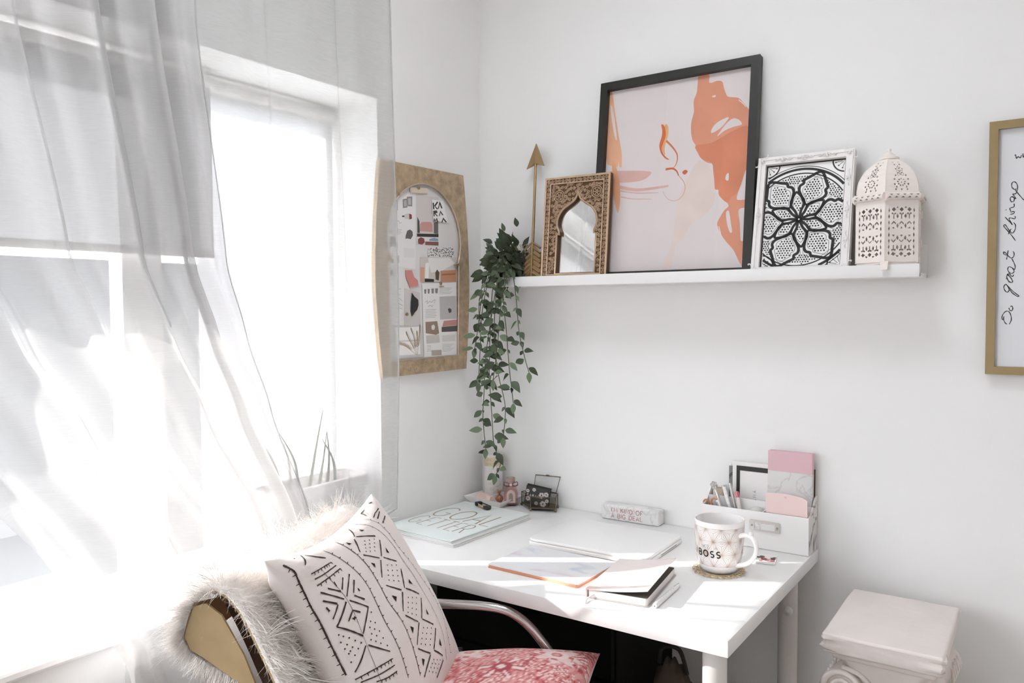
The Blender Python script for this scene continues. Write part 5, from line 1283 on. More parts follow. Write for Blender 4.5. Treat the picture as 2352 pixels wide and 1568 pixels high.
rb.build('ribbon_marker', mat('pink_ribbon', '#e5d3cf', .6), n2, 180)
# pen
pen = thing('pen', 'white pen with a grid patterned barrel lying beside the marbled notebook', 'pen', matrix=T(.7880, -.5370, Z0+.0050) @ RZ(3.0))
Mp = RX(-90)
MB().lathe([(0, 0), (.0042, .0008), (.0048, .003), (.0048, .112), (.0036, .122), (.0016, .130), (.0006, .134), (0, .1342)], 18, M=Mp).build('barrel', mat('white_pen', '#efecec', .3), pen, 40)
pt = MB()
for i in range(13):
    for k in range(6):
        a = 2*PI*k/6+(PI/6 if i % 2 else 0)
        q = [(.00485*math.cos(a+da), .00485*math.sin(a+da), .012+i*.0065+dz) for da, dz in ((-.26, 0), (.26, 0), (.26, .004), (-.26, .004))]
        pt.add(q, [(0, 1, 2, 3)], M=Mp)
stuff(pt.build('printed_checks', mat('check_grey', '#cfc9c4', .5), pen))
MB().tube([(0, .10, .0050), (0, .128, .0030)], .0010, 6).build('clip', mat('pen_metal', '#d6d3d0', .25, .8), pen, 60)
MB().lathe([(.0006, 0), (.0012, -.0006)], 8, M=Mp).build('end_dot', mat('pen_dot', '#5a5c6a', .5), pen)

# coaster and mug
co = thing('lace_coaster', 'gold wire lace coaster under the mug', 'coaster', matrix=T(.8120, -.2720, Z0))
for r in (.012, .026, .038, .047):
    MB().tube([(r*math.cos(2*PI*i/40), r*math.sin(2*PI*i/40), .002) for i in range(40)], .0011, 5, closed=True).build('wire_ring', mat('bright_gold_wire', '#dcc29a', .3, .75), co, 180)
for k in range(22):
    a = 2*PI*k/22
    MB().tube([(.047*math.cos(a)+.0068*math.cos(t), .047*math.sin(a)+.0068*math.sin(t), .0024+.0008*math.sin(3*t)) for t in [i*2*PI/12 for i in range(12)]], .0009, 5, closed=True).build('lace_loop', MATS['bright_gold_wire'], co, 180)
mug = thing('mug', 'white mug with pink geometric lines and black BOSS lettering on the coaster', 'mug', matrix=T(.8120, -.2700, Z0+.0042))
M_mug = mat('mug_glaze', '#f6f3f2', .2, coat=.4)
MP = [(0, .002), (.030, .002), (.0330, 0), (.0385, .003), (.0425, .012), (.0460, .030), (.0490, .060), (.0503, .085), (.0506, .104), (.0498, .1055), (.0478, .1045), (.0474, .085), (.0462, .060), (.0433, .030), (.039, .012), (.0, .008)]
MB().lathe(MP, 56).build('mug_body', M_mug, mug, 60)
hp = catmull([(.0470, 0, .078), (.062, 0, .083), (.076, 0, .0815), (.0845, 0, .070), (.0855, 0, .054), (.078, 0, .038), (.064, 0, .025), (.0415, 0, .0155)], 6)
Mh = RZ(-14)
MB().tube(hp, [.0068-.0012*math.sin(PI*i/(len(hp)-1)) for i in range(len(hp))], 12, M=Mh, flat=.75).build('handle', M_mug, mug, 180)
MB().lathe([(0, -.006), (.004, -.005), (.0058, 0), (.004, .005), (0, .006)], 12, M=Mh @ T(.073, 0, .0865)).build('thumb_rest', M_mug, mug, 180)
def mug_r(z):
    z = max(.003, min(.104, z))
    ps = MP[3:9]
    for (ra, za), (rb_, zb_) in zip(ps, ps[1:]):
        if z <= zb_: return ra+(rb_-ra)*(z-za)/(zb_-za)
    return ps[-1][0]
def on_mug(mb, pts, w, off=.0003):
    out = []
    for a, b in zip(pts, pts[1:]):
        a, b = Vector(a), Vector(b); n = max(1, int((b-a).length/.004))
        for i in range(n): out.append(tuple(a.lerp(b, i/n)))
    out.append(tuple(pts[-1]))
    q = MB(); q.ribbon(out, w)
    mb.add([((mug_r(p[1])+off)*math.cos(p[0]/.048), (mug_r(p[1])+off)*math.sin(p[0]/.048), p[1]) for p in q.v], q.f)
geo = MB(); TW = 2*PI*.048/10; TH = TW*.866
a0m = math.radians(-93)*.048
for j in range(3):
    zb_ = .016+j*TH
    for i in range(-5, 5):
        x0_ = a0m+i*TW+(TW/2 if j % 2 else 0)+TW*.25
        for tri in (((x0_, zb_), (x0_+TW, zb_), (x0_+TW/2, zb_+TH)), ((x0_+TW/2, zb_+TH), (x0_+TW, zb_), (x0_+1.5*TW, zb_+TH))):
            c = (sum(p[0] for p in tri)/3, sum(p[1] for p in tri)/3)
            for k in range(3):
                p, q_ = tri[k], tri[(k+1) % 3]
                on_mug(geo, [p, q_], .0007)
                on_mug(geo, [c, p], .0005)
                m_ = ((p[0]+q_[0])/2*.55+c[0]*.45, (p[1]+q_[1])/2*.55+c[1]*.45)
                on_mug(geo, [p, m_, q_], .0004)
stuff(geo.build('printed_lines', mat('pink_gold_line', '#dcc3b8', .35, .2), mug))
lb = MB(); x = a0m-.0275
for ch in 'BOSS':
    for st in FONT[ch][1]: on_mug(lb, [(x+p[0]*.0125, .036+p[1]*.0125) for p in st], .0025, .0007)
    x += (FONT[ch][0]+.44)*.0125
stuff(lb.build('black_lettering', M_ink, mug))
lk = MB(); x = a0m-.026
for ch in 'LIKE A':
    for st in FONT[ch][1]: on_mug(lk, [(x+p[0]*.0075, .0525+p[1]*.0075) for p in st], .0007, .0006)
    x += (FONT[ch][0]+.55)*.0075
stuff(lk.build('grey_lettering', mat('grey_letter', '#a9a49f', .5), mug))

# ------------------------------------------------------------------ desk organiser
og = thing('desk_organiser', 'white desk organiser with a label holder at the right end of desk', 'organiser', matrix=T(0, 0, Z0))
M_org = mat('white_card', '#f0eeed', .5)
ox0, ox1, oy0, oy1 = .700, .9425, -.0755, -.0045
MB().rbox((ox0, oy0, 0), (ox1, oy0+.003, .0835), .0008).build('front_panel', M_org, og)
MB().rbox((ox0, oy1-.003, 0), (ox1, oy1, .120), .0008).build('back_panel', M_org, og)
side_p = [(oy0+.0032, 0), (oy1-.0032, 0), (oy1-.0032, .119)]+[(oy1-.006-.052*t, .119-.034*(t*t*(3-2*t))) for t in [i/8 for i in range(9)]]+[(oy0+.0032, .083)]
M_orgm = marble('marbled_card', '#dcd7d3', '#55504c', 5, .5)
for xx, m_ in ((ox0, M_org), (ox1-.003, M_orgm)):
    MB().prism(side_p, 0, .003, M=Matrix(((0, 0, 1, xx), (1, 0, 0, 0), (0, 1, 0, 0), (0, 0, 0, 1)))).build('side_panel', m_, og)
MB().box((ox0+.003, oy0+.003, 0), (ox1-.003, oy1-.003, .003)).build('bottom', M_org, og)
MB().rbox((ox0+.0032, -.0400, .0032), (ox1-.0032, -.0375, .100), .0006).build('divider', M_org, og)
MB().box((.838, oy0+.0032, .0032), (.8405, -.0402, .082)).build('partition', M_org, og)
lh = MB().prism([(.815, .040), (.879, .040), (.881, .042), (.881, .062), (.879, .064), (.815, .064), (.813, .062), (.813, .042)], 0, .0022, M=Matrix(((1, 0, 0, 0), (0, 0, -1, oy0-.0002), (0, 1, 0, 0), (0, 0, 0, 1))), holes=[[(.824, .044), (.870, .044), (.870, .060), (.824, .060)]]).build('label_holder', mat('pearl_metal', '#d9d5d2', .3, .5), og)
MB().box((.824, oy0-.0014, .044), (.870, oy0-.0004, .060)).build('label_card', marble('label_marble', '#e6e4e3', '#c2bfbd', 30, .5), lh)
for xx in (.8185, .8755):
    MB().lathe([(.0024, 0), (.0020, .0012), (0, .0018)], 10, M=T(xx, oy0-.0022, .052) @ RX(90)).build('rivet', mat('rivet_metal', '#a9a5a1', .3, .8), lh, 60)

# contents
pk = thing('pink_marble_book', 'hardback book with a pink top and grey marble cover in the organiser', 'book', matrix=stand(.8400, -.0355, Z0+.0036, 1.5))
bw_, bh_, bt_ = .096, .214, .017
M_pinkb = mat('dusty_pink', '#dcb7be', .5); M_gm = marble('book_marble', '#d9d8d6', '#c3c2c0', 14, .4)
MB().box((.0, 0, -.0018), (bw_, .168, 0)).build('cover_marble', M_gm, pk)
MB().box((.0, .1682, -.0018), (bw_, bh_, 0)).build('cover_pink', M_pinkb, pk)
MB().box((.003, .003, -bt_+.002), (bw_-.001, bh_-.004, -.0020)).build('page_block', M_pages, pk)
MB().box((.0, 0, -bt_), (bw_, bh_, -bt_+.0018)).build('back_cover', M_pinkb, pk)
MB().rbox((bw_, 0, -bt_), (bw_+.0018, .168, 0), .0006).build('spine_marble', M_gm, pk)
MB().rbox((bw_, .1682, -bt_), (bw_+.0018, bh_, 0), .0006).build('spine_pink', M_pinkb, pk)
pc = thing('pink_card', 'pale pink folded card in front of the pink and marble book', 'card', matrix=stand(.8475, -.0700, Z0+.0836, -4))
M_pc = mat('blush_card', '#ecd3cf', .6)
top = [(.0, .002), (.0905, .002), (.0905, .038), (.078, .044), (.045, .048), (.012, .046), (.0, .044)]
MB().prism(top, -.0006, 0).build('flap', M_pc, pc)
MB().prism([(0, 0), (.0905, 0), (.0905, .002), (0, .002)], -.014, .0004).build('fold', M_pc, pc)
l = MB(); letters(l, 'EST', .0415, .0395, .0016, .0004, .0002, gap=.5); letters(l, 'ID', .0430, .0370, .0016, .0004, .0002, gap=.5); stuff(l.build('tiny_print', mat('tiny_grey', '#9a8583', .6), pc))
fc = thing('framed_card', 'white card with a black border and vertical lettering in the organiser', 'card', matrix=stand(.7520, -.0165, Z0+.0036, 1.0))
MB().box((0, 0, -.004), (.1000, .177, 0)).build('white_mount', M_paper, fc)
MB().prism([(.0095, .02), (.0985, .02), (.0985, .1675), (.0095, .1675)], .0002, .0010, holes=[[(.0175, .03), (.0860, .03), (.0860, .1565), (.0175, .1565)]]).build('black_border', M_black, fc)
l = MB(); letters(l, 'KARAMA', 0, 0, .0075, .0009, .0003, gap=.62, M=T(.0560, .058, 0) @ RZ(90)); stuff(l.build('printed_letters', mat('thin_ink', '#6b6966', .6), fc))
fc2 = thing('marbled_folder', 'narrow dark edged sheet standing behind the white framed card', 'sheet', matrix=stand(.7420, -.0115, Z0+.0036, .5))
MB().box((0, 0, -.0012), (.060, .164, 0)).build('sheet', marble('dark_marble', '#7d7b78', '#3b3a38', 8, .5), fc2)
bn = thing('brown_card', 'brown card poking out at the right behind the pink and marble book', 'card', matrix=stand(.9000, -.0105, Z0+.0036, .5))
MB().box((0, 0, -.001), (.0395, .176, 0)).build('sheet', mat('brown_card_stock', '#6b584e', .7), bn)
# stone
st_ = thing('pebble', 'smooth pale grey pebble resting in the organiser', 'stone', matrix=T(.8230, -.0590, Z0+.0775))
bm = bmesh.new(); bmesh.ops.create_icosphere(bm, subdivisions=3, radius=1)
for v in bm.verts: v.co = Vector((v.co.x*.0150*(1+.1*v.co.z), v.co.y*.0125, v.co.z*.0125*(1+.12*v.co.x)))
MB().bm(bm).build('pebble', mat('pebble_grey', '#cfcecb', .6), st_, 180)
MB().box((.800, -.0720, .0034), (.8375, -.0404, .0645)).build('inner_shelf', M_org, og)
MB().box((.7034, -.0372, .0034), (.7450, -.0080, .0790)).build('inner_shelf', M_org, og)
# washi tape roll
wt = thing('washi_tape', 'cream patterned tape roll at the left end of the organiser', 'tape roll', matrix=T(.7230, -.0230, Z0+.0805))
MB().lathe([(.0145, 0), (.0145, .034), (.0125, .034), (.0125, 0), (.0145, 0)], 28).build('tape', mat('cream_tape', '#e2d3c3', .5, noise=(120, .15)), wt, 40)
# pens
def pen_in(name, label, cat, base, tip, r, parts):
    b, t = Vector(base), Vector(tip); d = (t-b); L = d.length
    q = d.to_track_quat('Z', 'Y').to_matrix().to_4x4()
    root = thing(name, label, cat, matrix=Matrix.Translation(b) @ q)
    parts(root, L, r); return root
def plain(col, metal=0.0, cap=None):
    def f(root, L, r):
        MB().lathe([(0, 0), (r*.4, .002), (r, .010), (r, L-.004), (r*.85, L), (0, L)], 14).build('barrel', mat('pen_'+col.lstrip('#')+str(int(metal*10)), col, .25, metal), root, 40)
        MB().tube([(r*1.15, 0, L*.66), (r*1.25, 0, L-.004)], r*.22, 6).build('clip', mat('pen_metal', '#d6d3d0', .25, .8), root, 60)
        if cap: MB().lathe([(r*1.04, L-.010), (r*1.06, L+.001), (r*.7, L+.004), (0, L+.004)], 14).build('cap', mat('cap_'+cap.lstrip('#'), cap, .3, .5), root, 40)
    return f
def checks(root, L, r):
    MB().lathe([(0, 0), (r, .006), (r, L-.006), (r*.8, L), (0, L)], 16).build('barrel', mat('white_pen', '#efecec', .3), root, 40)
    pb_ = MB()
    for i in range(int(L/.009)):
        for k in range(4):
            a = 2*PI*k/4+(PI/4 if i % 2 else 0)
            pb_.add([((r*1.02)*math.cos(a+da), (r*1.02)*math.sin(a+da), .008+i*.009+dz) for da, dz in ((-.4, 0), (.4, 0), (.4, .0045), (-.4, .0045))], [(0, 1, 2, 3)])
    stuff(pb_.build('printed_checks', mat('check_tan', '#b7a79a', .5), root))
def jewel(root, L, r):
    MB().lathe([(0, 0), (r, .006), (r, L-.014), (r*.6, L-.010), (r*.6, L-.006), (0, L-.006)], 14).build('barrel', mat('silver_pen', '#d9d6d4', .2, .7), root, 40)
    bm = bmesh.new(); bmesh.ops.create_icosphere(bm, subdivisions=1, radius=.0092)
    MB().bm(bm, M=T(0, 0, L)).build('jewel', glass('pen_crystal', '#f2eeee', .02), root)
    MB().lathe([(.0045, L-.010), (.0072, L-.003), (.0066, L-.002), (.004, L-.009)], 14).build('setting', mat('pen_metal', '#d6d3d0', .25, .8), root, 40)
Pz = Z0+.006
pen_in('jewelled_pen', 'silver pen topped with a large clear crystal in the organiser', 'pen', (.770, -.060, Pz), (.7190, -.0500, Z0+.126), .0032, jewel)
pen_in('checked_pen', 'tan and white checked pen in the organiser', 'pen', (.783, -.060, Pz), (.7420, -.0480, Z0+.128), .0048, checks)
pen_in('silver_pen', 'plain silver pen beside the checked pen in the organiser', 'pen', (.790, -.058, Pz), (.7560, -.0450, Z0+.134), .0036, plain('#cfcbc8', .8))
pen_in('pink_marker', 'white and pink marker nearest the pebble in the organiser', 'marker', (.797, -.062, Pz), (.7740, -.0480, Z0+.113), .0048, plain('#e8dcd8', 0, '#cf7f86'))
pen_in('white_pen', 'white click pen at the front left of the organiser', 'pen', (.768, -.068, Pz), (.7330, -.0640, Z0+.095), .0038, plain('#f0eeee', 0))
sc_ = thing('scissors', 'copper handled scissors standing at the organiser left end', 'scissors', matrix=T(.7360, -.0580, Z0+.008) @ RY(-16))
M_cop = mat('copper_handle', '#cf7f5d', .35, .4)
for sx in (-1, 1):
    MB().tube([(-sx*.004, 0, 0), (0, sx*.0012, .045), (sx*.006, 0, .066)], [.0008, .0028, .0020], 6, flat=.6).build('blade', mat('pen_metal', '#d6d3d0', .25, .8), sc_, 60)
    MB().tube([(sx*.010+.0075*math.cos(t), 0, .078+.011*math.sin(t)) for t in [i*2*PI/16 for i in range(16)]], .0019, 7, closed=True).build('handle_ring', M_cop, sc_, 180)
# booklet behind the mug
bk = thing('floral_booklet', 'small white booklet with a red floral corner behind the mug', 'booklet', matrix=T(.8700, -.1500, Z0) @ RZ(12))
MB().rbox((-.024, -.030, 0), (.024, .030, .004), .0008).build('booklet', M_paper, bk)
fl = MB(); random.seed(2)
for i in range(26): fl.disc(random.uniform(-.020, .020), random.uniform(-.026, .010), random.uniform(.002, .006), .0042+.00002*i, 7, mi=i % 2)
stuff(fl.build('printed_flowers', [mat('red_flower', '#b5605f', .6), mat('dark_flower', '#4b4a46', .6)], bk))
# ------------------------------------------------------------------ chair, sheepskin and cushions
CH = T(.4292, -1.1064, 0) @ RZ(23.4)
chair = thing('armchair', 'bentwood armchair with chrome arms draped in white sheepskin by the desk', 'chair', matrix=CH)
M_wood = mat('dark_bentwood', '#5a4635', .45, noise=(30, .2))
M_chrome = mat('chrome', '#d8d4d2', .12, 1.0)
BP = [(.150, .455), (.125, .50), (.085, .57), (.045, .65), (-.002, .734), (-.026, .785), (-.046, .825), (-.062, .852)]
bpx = catmull([(p[0], p[1], 0) for p in BP], 4)
def extr(profile, e0, e1, th, ne=10, bow=0.0):
    """sheet with thickness: profile (n,z), extruded along e"""
    v = []; f = []; N = len(profile)
    for j in range(ne+1):
        e = e0+(e1-e0)*j/ne
        for i, p in enumerate(profile):
            a = Vector(profile[max(0, i-1)][:2]); b = Vector(profile[min(N-1, i+1)][:2]); t = (b-a).normalized()
            q = Vector((-t.y, t.x))*th/2
            bo = bow*(1-(2*j/ne-1)**2)
            v += [(p[0]+q.x-bo, e, p[1]+q.y), (p[0]-q.x-bo, e, p[1]-q.y)]
    S = 2*N
    for j in range(ne):
        for i in range(N-1):
            a = j*S+2*i; b = a+S
            f += [(a, a+2, b+2, b), (a+1, b+1, b+3, a+3)]
        a = j*S; f.append((a, a+S, a+S+1, a+1)); a = j*S+2*(N-1); f.append((a, a+1, a+S+1, a+S))
    for j in (0, ne):
        for i in range(N-1):
            a = j*S+2*i; q = (a, a+1, a+3, a+2)
            f.append(q if j == 0 else tuple(reversed(q)))
    return MB().add(v, f)
extr(bpx, .0, .42, .014, 12).build('backrest', M_wood, chair, 50)
MB().rbox((.06, -.01, .43), (.47, .43, .455), .01).build('seat', M_wood, chair, 40)
for s_, e_ in ((-1, -.035), (1, .438)):
    arm = [(-.005, e_, .690), (.06, e_, .698), (.15, e_, .700), (.235, e_, .700), (.285, e_, .688), (.330, e_, .650), (.370, e_, .585), (.40, e_, .46), (.42, e_, .22), (.425, e_, .06), (.415, e_, .020), (.36, e_, .012), (.1, e_, .012), (-.02, e_, .012)]
    MB().tube(catmull(arm, 6), .0095, 12).build('arm_frame', M_chrome, chair, 180)
    MB().tube([(.0, e_, .695), (.02, e_*.9+.02, .655)], .0075, 8).build('arm_bracket', M_chrome, chair, 60)
MB().tube([(.02, -.035, .012), (.02, .438, .012)], .0095, 10).build('rear_stretcher', M_chrome, chair, 60)
MB().tube([(.405, -.035, .43), (.405, .438, .43)], .0095, 10).build('seat_rail', M_chrome, chair, 60)
for e_ in (.03, .39):
    MB().lathe([(.007, 0), (.006, .003), (0, .004)], 12, M=T(.010, e_-.045, .725) @ RX(90)).build('bolt', M_wood, chair, 60)

# sheepskin
skin = thing('sheepskin_throw', 'shaggy white sheepskin draped over the chair back and seat', 'sheepskin', matrix=CH)
M_hide = mat('tan_hide', '#a8906a', .8, noise=(20, .10))
M_fur = mat('cream_fur', '#efe9e4', .75, sheen=.4)
SPF = [(.44, .470), (.33, .472), (.22, .478), (.165, .510), (.120, .575), (.078, .655), (.034, .735), (.006, .790), (-.018, .835), (-.042, .868), (-.068, .878), (-.092, .866), (-.106, .840), (-.114, .812), (-.118, .790)]
spx = catmull([(p[0], p[1], 0) for p in SPF], 4)
extr(spx, -.030, .455, .004, 16).build('hide', M_hide, skin, 60)
def offset_profile(pr, d):
    out = []
    for i, p in enumerate(pr):
        a, b = pr[max(0, i-1)], pr[min(len(pr)-1, i+1)]; tx, tz = b[0]-a[0], b[1]-a[1]; l = math.hypot(tx, tz)
        out.append((p[0]+tz/l*d, p[1]-tx/l*d, 0))
    return out
extr(offset_profile(spx, .0055), -.031, .456, .006, 16).build('wool_base', M_fur, skin, 60)
MB().prism([(-.114, .812), (-.106, .792), (-.082, .780), (-.030, .750), (.006, .728), (-.020, .790), (-.054, .846), (-.078, .862), (-.098, .856)], .030, .0335, M=Matrix(((1, 0, 0, 0), (0, 0, -1, 0), (0, 1, 0, 0), (0, 0, 0, 1)))).build('side_flap', M_hide, skin)
random.seed(77)
fur = MB()
NS = 26000
cum = [0]
for a, b in zip(spx, spx[1:]): cum.append(cum[-1]+math.hypot(b[0]-a[0], b[1]-a[1]))
def prof_at(s):
    for i in range(len(cum)-1):
        if s <= cum[i+1]:
            t = (s-cum[i])/(cum[i+1]-cum[i]+1e-9)
            a, b = spx[i], spx[i+1]; tx, tz = b[0]-a[0], b[1]-a[1]; l = math.hypot(tx, tz)
            return a[0]+(b[0]-a[0])*t, a[1]+(b[1]-a[1])*t, tz/l, -tx/l
    return spx[-1][0], spx[-1][1], 1, 0
fv, ff = [], []
for i in range(NS):
    s = random.random()**.75*cum[-1]
    x, z, nx, nz = prof_at(s)           # outward normal on the fur side
    e = random.uniform(-.034, .459)
    if random.random() < .34: e = random.uniform(-.034, .06)
    if random.random() < .12: s = cum[-1]*random.uniform(.955, 1.0); x, z, nx, nz = prof_at(s)
    p = Vector((x+nx*.003, e, z+nz*.003)); n = Vector((nx, 0, nz))
    ln = random.uniform(.020, .050)
    g = Vector((random.gauss(0, .45), random.gauss(0, .45)-(.7 if e < -.01 else 0), random.gauss(0, .3)-.35))
    d = (n*1.0+g*.6).normalized()
    side = d.cross(Vector((random.gauss(0, 1), random.gauss(0, 1), random.gauss(0, 1)))).normalized()
    curl = side.cross(d)*random.uniform(-1.6, 1.6)
    w = random.uniform(.00028, .00055)
    k0 = len(fv); q = p.copy(); step = ln/4
    for k in range(5):
        ww = w*(1-.82*k/4)
        fv += [tuple(q-side*ww), tuple(q+side*ww)]
        d = (d+curl*.30+Vector((0, 0, -.14))+n*.02).normalized(); q = q+d*step
    for k in range(4):
        a = k0+2*k; ff.append((a, a+1, a+3, a+2))
for i in range(420):                     # longer wavy locks
    s = random.random()**.6*cum[-1]; x, z, nx, nz = prof_at(s); e = random.choice((random.uniform(-.034, .07), random.uniform(-.034, .459)))
    n = Vector((nx, 0, nz)); d0 = (n+Vector((random.gauss(0, .5), random.gauss(0, .5), random.gauss(-.3, .3)))).normalized()
    axis = d0.cross(Vector((random.gauss(0, 1), random.gauss(0, 1), random.gauss(0, 1)))).normalized(); cv_ = axis.cross(d0)*random.uniform(.5, 1.5)*random.choice((-1, 1)); ln = random.uniform(.04, .075)
    for m_ in range(6):
        q = Vector((x+nx*.004, e, z+nz*.004))+Vector((random.gauss(0, .002), random.gauss(0, .002), random.gauss(0, .002))); d = (d0+Vector((random.gauss(0, .12), random.gauss(0, .12), random.gauss(0, .12)))).normalized()
        k0 = len(fv); w = random.uniform(.0005, .0008)
        for kk in range(9):
            ww = w*(1-.85*kk/8); fv += [tuple(q-axis*ww), tuple(q+axis*ww)]
            d = (d+cv_*.22*math.cos(kk*.5)+Vector((0, 0, -.05))).normalized(); q = q+d*ln/8
        for kk in range(8):
            a_ = k0+2*kk; ff.append((a_, a_+1, a_+3, a_+2))
FLP = [(-.062, .872), (-.098, .862), (-.116, .832), (-.118, .808), (-.106, .788), (-.082, .776), (-.045, .758), (-.016, .742)]
for i in range(2600):
    k = random.randrange(len(FLP)-1); t = random.random()
    a, b = FLP[k], FLP[k+1]; n = Vector((b[1]-a[1], 0, -(b[0]-a[0]))); n = (-n if k < 1 else n); n = Vector((-abs(n.x) if k < 5 else n.x*.2, 0, abs(n.z) if k < 2 else -abs(n.z))).normalized()
    p = Vector((a[0]+(b[0]-a[0])*t, -.032+random.uniform(-.003, .010), a[1]+(b[1]-a[1])*t))
    d = (n+Vector((random.gauss(0, .3), random.gauss(-.15, .3), random.gauss(-.25, .25)))).normalized()
    side = d.cross(Vector((random.gauss(0, 1), random.gauss(0, 1), random.gauss(0, 1)))).normalized(); curl = side.cross(d)*random.uniform(-1.4, 1.4)
    w = random.uniform(.0003, .0006); ln = random.uniform(.012, .038); k0 = len(fv); q = p.copy()
    for kk in range(5):
        ww = w*(1-.82*kk/4); fv += [tuple(q-side*ww), tuple(q+side*ww)]
        d = (d+curl*.28+Vector((0, 0, -.10))).normalized(); q = q+d*ln/4
    for kk in range(4):
        a_ = k0+2*kk; ff.append((a_, a_+1, a_+3, a_+2))
fur.add(fv, ff)
stuff(fur.build('fur', M_fur, skin, 180))

# mudcloth cushion
PLM = Matrix(((PILLOW['e'][0], PILLOW['up'][0], PILLOW['nr'][0], PILLOW['cen'][0]), (PILLOW['e'][1], PILLOW['up'][1], PILLOW['nr'][1], PILLOW['cen'][1]), (PILLOW['e'][2], PILLOW['up'][2], PILLOW['nr'][2], PILLOW['cen'][2]), (0, 0, 0, 1)))
def pillow_pt(u, v, side, W, H, Tk, PN):
    x = W/2*u*(1-PN*(1-v*v)*u*u); y = H/2*v*(1-PN*(1-u*u)*v*v)
    t = Tk*(max(0, 1-u*u)*max(0, 1-v*v))**.42
    t += .006*(1-max(u*u, v*v)**6)*(1-u*u*v*v)+.0035*math.sin(7*u-5*v+1)*math.sin(4*v+2*u)*(1-u*u)*(1-v*v)
    t += .020*math.exp(-((u+.86)**2+(v-.86)**2)/.02)*(1-u**8)*(1-v**8)
    return Vector((x, y, side*t))
def pillow_mesh(W, H, Tk, PN, n, wr=.0, fn=None):
    v = []; f = []; S = n+1
    def cc(i): return math.sin((i/n*2-1)*PI/2)
    for side in (1, -1):
        for j in range(S):
            for i in range(S):
                p = pillow_pt(cc(i), cc(j), side, W, H, Tk, PN)
                v.append(tuple(p))
    for j in range(n):
        for i in range(n):
            a = j*S+i; f.append((a, a+1, a+S+1, a+S)); b = S*S+a; f.append((b, b+S, b+S+1, b+1))
    return v, f
cush = thing('mudcloth_cushion', 'cream cushion with black hand-drawn tribal lines leaning on the sheepskin', 'cushion', matrix=PLM)
pw, ph, pt_, pn = PILLOW['W'], PILLOW['H'], PILLOW['T'], PILLOW['PN']
M_linen = mat('cream_linen', '#e3d9d5', .9, noise=(14, .02), bump=(420, .25, .0008), sheen=.2)
v, f = pillow_mesh(pw, ph, pt_, pn, 40)
o = MB().add(v, f).build('cushion_cover', M_linen, cush, 180)
bm = bmesh.new(); bm.from_mesh(o.data); bmesh.ops.remove_doubles(bm, verts=bm.verts[:], dist=.0004); bm.to_mesh(o.data); bm.free()
o.data.polygons.foreach_set('use_smooth', [True]*len(o.data.polygons))
def P_uv(u, v): return pillow_pt(u, v, 1, pw, ph, pt_, pn)
def N_uv(u, v):
    h = .01; a = P_uv(min(u+h, .99), v)-P_uv(max(u-h, -.99), v); b = P_uv(u, min(v+h, .99))-P_uv(u, max(v-h, -.99))
    return a.cross(b).normalized()
mud = MB()
def stroke(pts, w, jit=.0):
    if len(pts) < 2: return
    out = []
    for a, b in zip(pts, pts[1:]):
        a, b = Vector(a), Vector(b); n = max(2, int((b-a).length/.03))
        for i in range(n): out.append(a.lerp(b, i/n))
    out.append(Vector(pts[-1]))
    P3 = [P_uv(p.x, p.y) for p in out]; N3 = [N_uv(p.x, p.y) for p in out]
    k = len(mud.v); vs_ = []
    for i in range(len(out)):
        t = (P3[min(i+1, len(out)-1)]-P3[max(i-1, 0)])
        if t.length < 1e-7: t = Vector((1, 0, 0))
        q = N3[i].cross(t.normalized())*w/2*random.uniform(1-jit, 1+jit); c = P3[i]+N3[i]*.0009
        vs_ += [tuple(c-q), tuple(c+q)]
    mud.add(vs_, [(2*i, 2*i+2, 2*i+3, 2*i+1) for i in range(len(out)-1)])
    return P3, N3
for w, sd, l in MUD_L:
    if len(l) < 2: continue
    l = [tuple(p)[:2] for p in catmull([(p[0], p[1], 0) for p in l], 6)]
    stroke(l, w*.00125, .25)
    if sd:
        acc = 0
        for a, b in zip(l, l[1:]):
            pa, pb_ = P_uv(*a), P_uv(*b); acc += (pb_-pa).length
            if acc > (.0115 if len(l) > 20 else .006):
                acc = 0; t = (pb_-pa).normalized(); nn = N_uv(*b); q = nn.cross(t)*(1 if sd > 0 else -1)
                c = pb_+nn*.0009; L_ = .0045 if w < 2 else .006
                if sd == 2: q *= .4
                tw = t*.0009
                mud.add([tuple(c-tw), tuple(c+tw), tuple(c+tw*.5-q*L_), tuple(c-tw*.5-q*L_)], [(0, 1, 2, 3)]); mud.add([tuple(c-tw), tuple(c-tw*.5-q*L_), tuple(c+tw*.5-q*L_), tuple(c+tw)], [(0, 1, 2, 3)])
for l in MUD_S: stroke(l, .0024, .3)
for l in MUD_T:
    if len(l) == 3:
        q = [tuple(P_uv(*p)+N_uv(*p)*.0010) for p in l]
        mud.add(q, [(0, 1, 2)]); mud.add(q, [(0, 2, 1)])
for d in MUD_D:
    c = P_uv(*d)+N_uv(*d)*.0009; nn = N_uv(*d); ax = nn.cross(Vector((0, 1, 0))).normalized(); ay = nn.cross(ax)
    mud.add([tuple(c+(ax*math.cos(k*PI/3)+ay*math.sin(k*PI/3))*.0014) for k in range(6)], [tuple(range(6))])
stuff(mud.build('printed_lines', mat('cloth_ink', '#3a302b', .9), cush))

